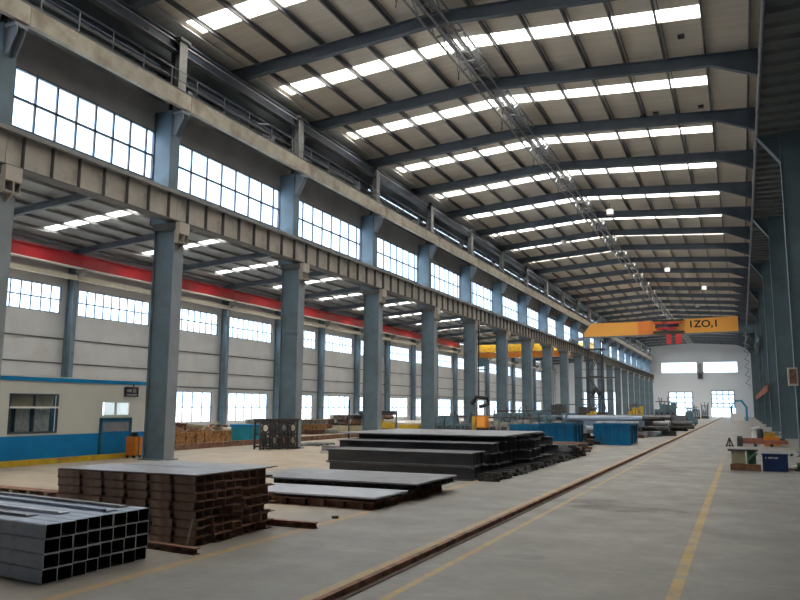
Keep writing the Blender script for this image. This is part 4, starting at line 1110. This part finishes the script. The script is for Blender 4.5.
# ------------------------------------------------------------------ right side items
t = thing('work_table', 'beige cabinet bench with dark top on a brown base, right of the yellow line', 'bench', (0, 24.85, 0))
MB().box(-.45, .36, -.22, .22, .56, .61).build('table_top', 'dark', t)
MB().box(-.36, .02, -.18, .18, .2, .56).build('cabinet', 'olive', t)
MB().box(.06, .3, -.18, .18, .2, .56).tube([(.1, -.2, .3), (.32, -.2, .52)], .05, 6).build('motor', 'green', t)
b = MB().box(-.40, .42, -.24, .24, .0, .18); b.build('base', 'wood', t)
t = thing('blue_toolbox', 'dark blue metal box with white lettering beside the bench', 'toolbox', (.8, 24.95, 0))
MB().box(-.33, .33, -.2, .2, 0, .46).build('body', 'navy', t); MB().box(-.35, .35, -.22, .22, .46, .5).build('lid', 'navy', t)
text('A  METABE', 'lettering', 'white', t, (-.26, -.205, .36), .07, ext=.003, label='white stencilled letters')
t = thing('small_pump', 'small dark pump on the floor right of the blue box', 'pump', (1.5, 25.2, 0))
MB().tube([(-.12, 0, .13), (.16, 0, .13)], .12, 10).build('motor', 'green', t); MB().box(-.18, .2, -.1, .1, 0, .04).build('base', 'dark', t); MB().tube([(-.26, 0, .1), (-.12, 0, .12)], .05, 8).build('nozzle', 'white', t)
o = MB().tube([(0, 0, .0), (.9, .3, .0)], .03, 8).build('steel_pipe', 'wood', None, (1.17, 25.1, .36)); tag(o, 'brown pipe resting on the small pump beside the blue box', 'pipe')
o.location = (1.17, 25.5, .03)
t = thing('trestle_stand', 'small dark triangular stand on the floor left of the orange frames', 'stand', (-.62, 39.5, 0))
MB().bar((-.16, 0, 0), (0, 0, .42), .06).bar((.16, 0, 0), (0, 0, .42), .06).bar((-.14, 0, .06), (.14, 0, .06), .05).bar((0, .18, 0), (0, 0, .42), .05).build('legs', 'dark', t)
for i, (y, z, mt) in enumerate(((40.2, .0, 'rust'), (42.6, .0, 'wood'))):
    t = thing('long_frame', ['orange-brown steel frame on the floor, nearer of two by the right columns', 'brown steel frame on the floor, farther of two by the right columns'][i], 'steel frame', (0, y, 0), 0, 'brown frames by the right columns')
    MB().box(-.2, 1.9, -.06, .06, .14, .3).build('rail', 'rust_pink', t); MB().box(-.2, 1.9, .5, .62, .14, .3).build('rail', mt, t)
    for x in (-.15, .5, 1.2): MB().box(x-.06, x+.06, -.05, .6, 0, .14).build('skid', 'dark', t)
    MB().box(-.3, -.05, -.1, .2, .0, .4).build('end_block', 'dark', t)
t = thing('orange_hoist', 'orange and yellow hoist unit beside the right columns', 'hoist', (1.25, 41.5, 0))
MB().box(-.35, .35, -.3, .3, 0.02, .42).build('body', 'orange', t); MB().box(-.3, .15, -.2, .2, .42, .62).build('cover', 'yellow', t)
MB().tube([(.35, 0, .25), (.55, 0, .25)], .14, 10).build('motor', 'dark', t)
t = thing('white_rolls', 'white and dark rolls standing behind the brown frames', 'roll', (.72, 45.5, 0))
MB().tube([(-.2, 0, .0), (-.2, 0, .62)], .13, 10).build('roll', 'white', t); MB().tube([(.1, 0, .0), (.1, 0, .7)], .15, 10).build('roll', 'dark', t)
MB().tube([(-.35, 0, .68), (.1, 0, .78)], .09, 10).build('roll', 'white', t)
heap(1.5, 33.0, .25, 2.0, .3, 14, ['dark', 'primer_dk', 'machine'], 'column_foot_scrap', 'dark scrap at the foot of the right columns', 'scrap', 'scrap at the right columns', (.3, .7), (.05, .1), 1.5, .5)
heap(1.0, 58.0, .3, 6.0, .5, 20, ['dark', 'machine_blue', 'machine'], 'column_foot_part', 'small machine part stored along the far right columns', 'machine part', 'parts along the right columns', (.5, 1.2), (.08, .2), 1.5, .3)

# ------------------------------------------------------------------ world, camera
W = bpy.data.worlds.new('sky'); S.world = W; W.use_nodes = True
nt = W.node_tree; bg = nt.nodes['Background']
tc = nt.nodes.new('ShaderNodeTexCoord'); sp = nt.nodes.new('ShaderNodeSeparateXYZ'); cr = nt.nodes.new('ShaderNodeValToRGB')
nt.links.new(tc.outputs['Generated'], sp.inputs[0]); nt.links.new(sp.outputs[2], cr.inputs[0])
cr.color_ramp.elements[0].position = 0.38; cr.color_ramp.elements[0].color = (.110, .135, .165, 1)
cr.color_ramp.elements[1].position = .8; cr.color_ramp.elements[1].color = (.98, .98, 1.0, 1)
nt.links.new(cr.outputs[0], bg.inputs[0]); bg.inputs[1].default_value = 19.0

cam = bpy.data.cameras.new('camera'); co = bpy.data.objects.new('camera', cam); COL.objects.link(co); S.camera = co
f, pt, yw, ro = 751.7258, .1405, .4239, .006
cy, sy, cp, s_p = math.cos(yw), math.sin(yw), math.cos(pt), math.sin(pt)
fw = Vector((-sy*cp, cy*cp, s_p)); rt_ = Vector((cy, sy, 0)); up = rt_.cross(fw)
r2 = math.cos(ro)*rt_ + math.sin(ro)*up; u2 = -math.sin(ro)*rt_ + math.cos(ro)*up
m = Matrix((r2, u2, -fw)).transposed().to_4x4(); m.translation = Vector((0, 0, 1.805)); co.matrix_world = m
cam.sensor_fit = 'HORIZONTAL'; cam.sensor_width = 36; cam.lens = f/800*36; cam.clip_end = 1000
S.view_settings.view_transform = 'Standard'; S.view_settings.look = 'None'; S.view_settings.gamma = 1; S.view_settings.use_curve_mapping = False
S.view_settings.exposure = 0.27
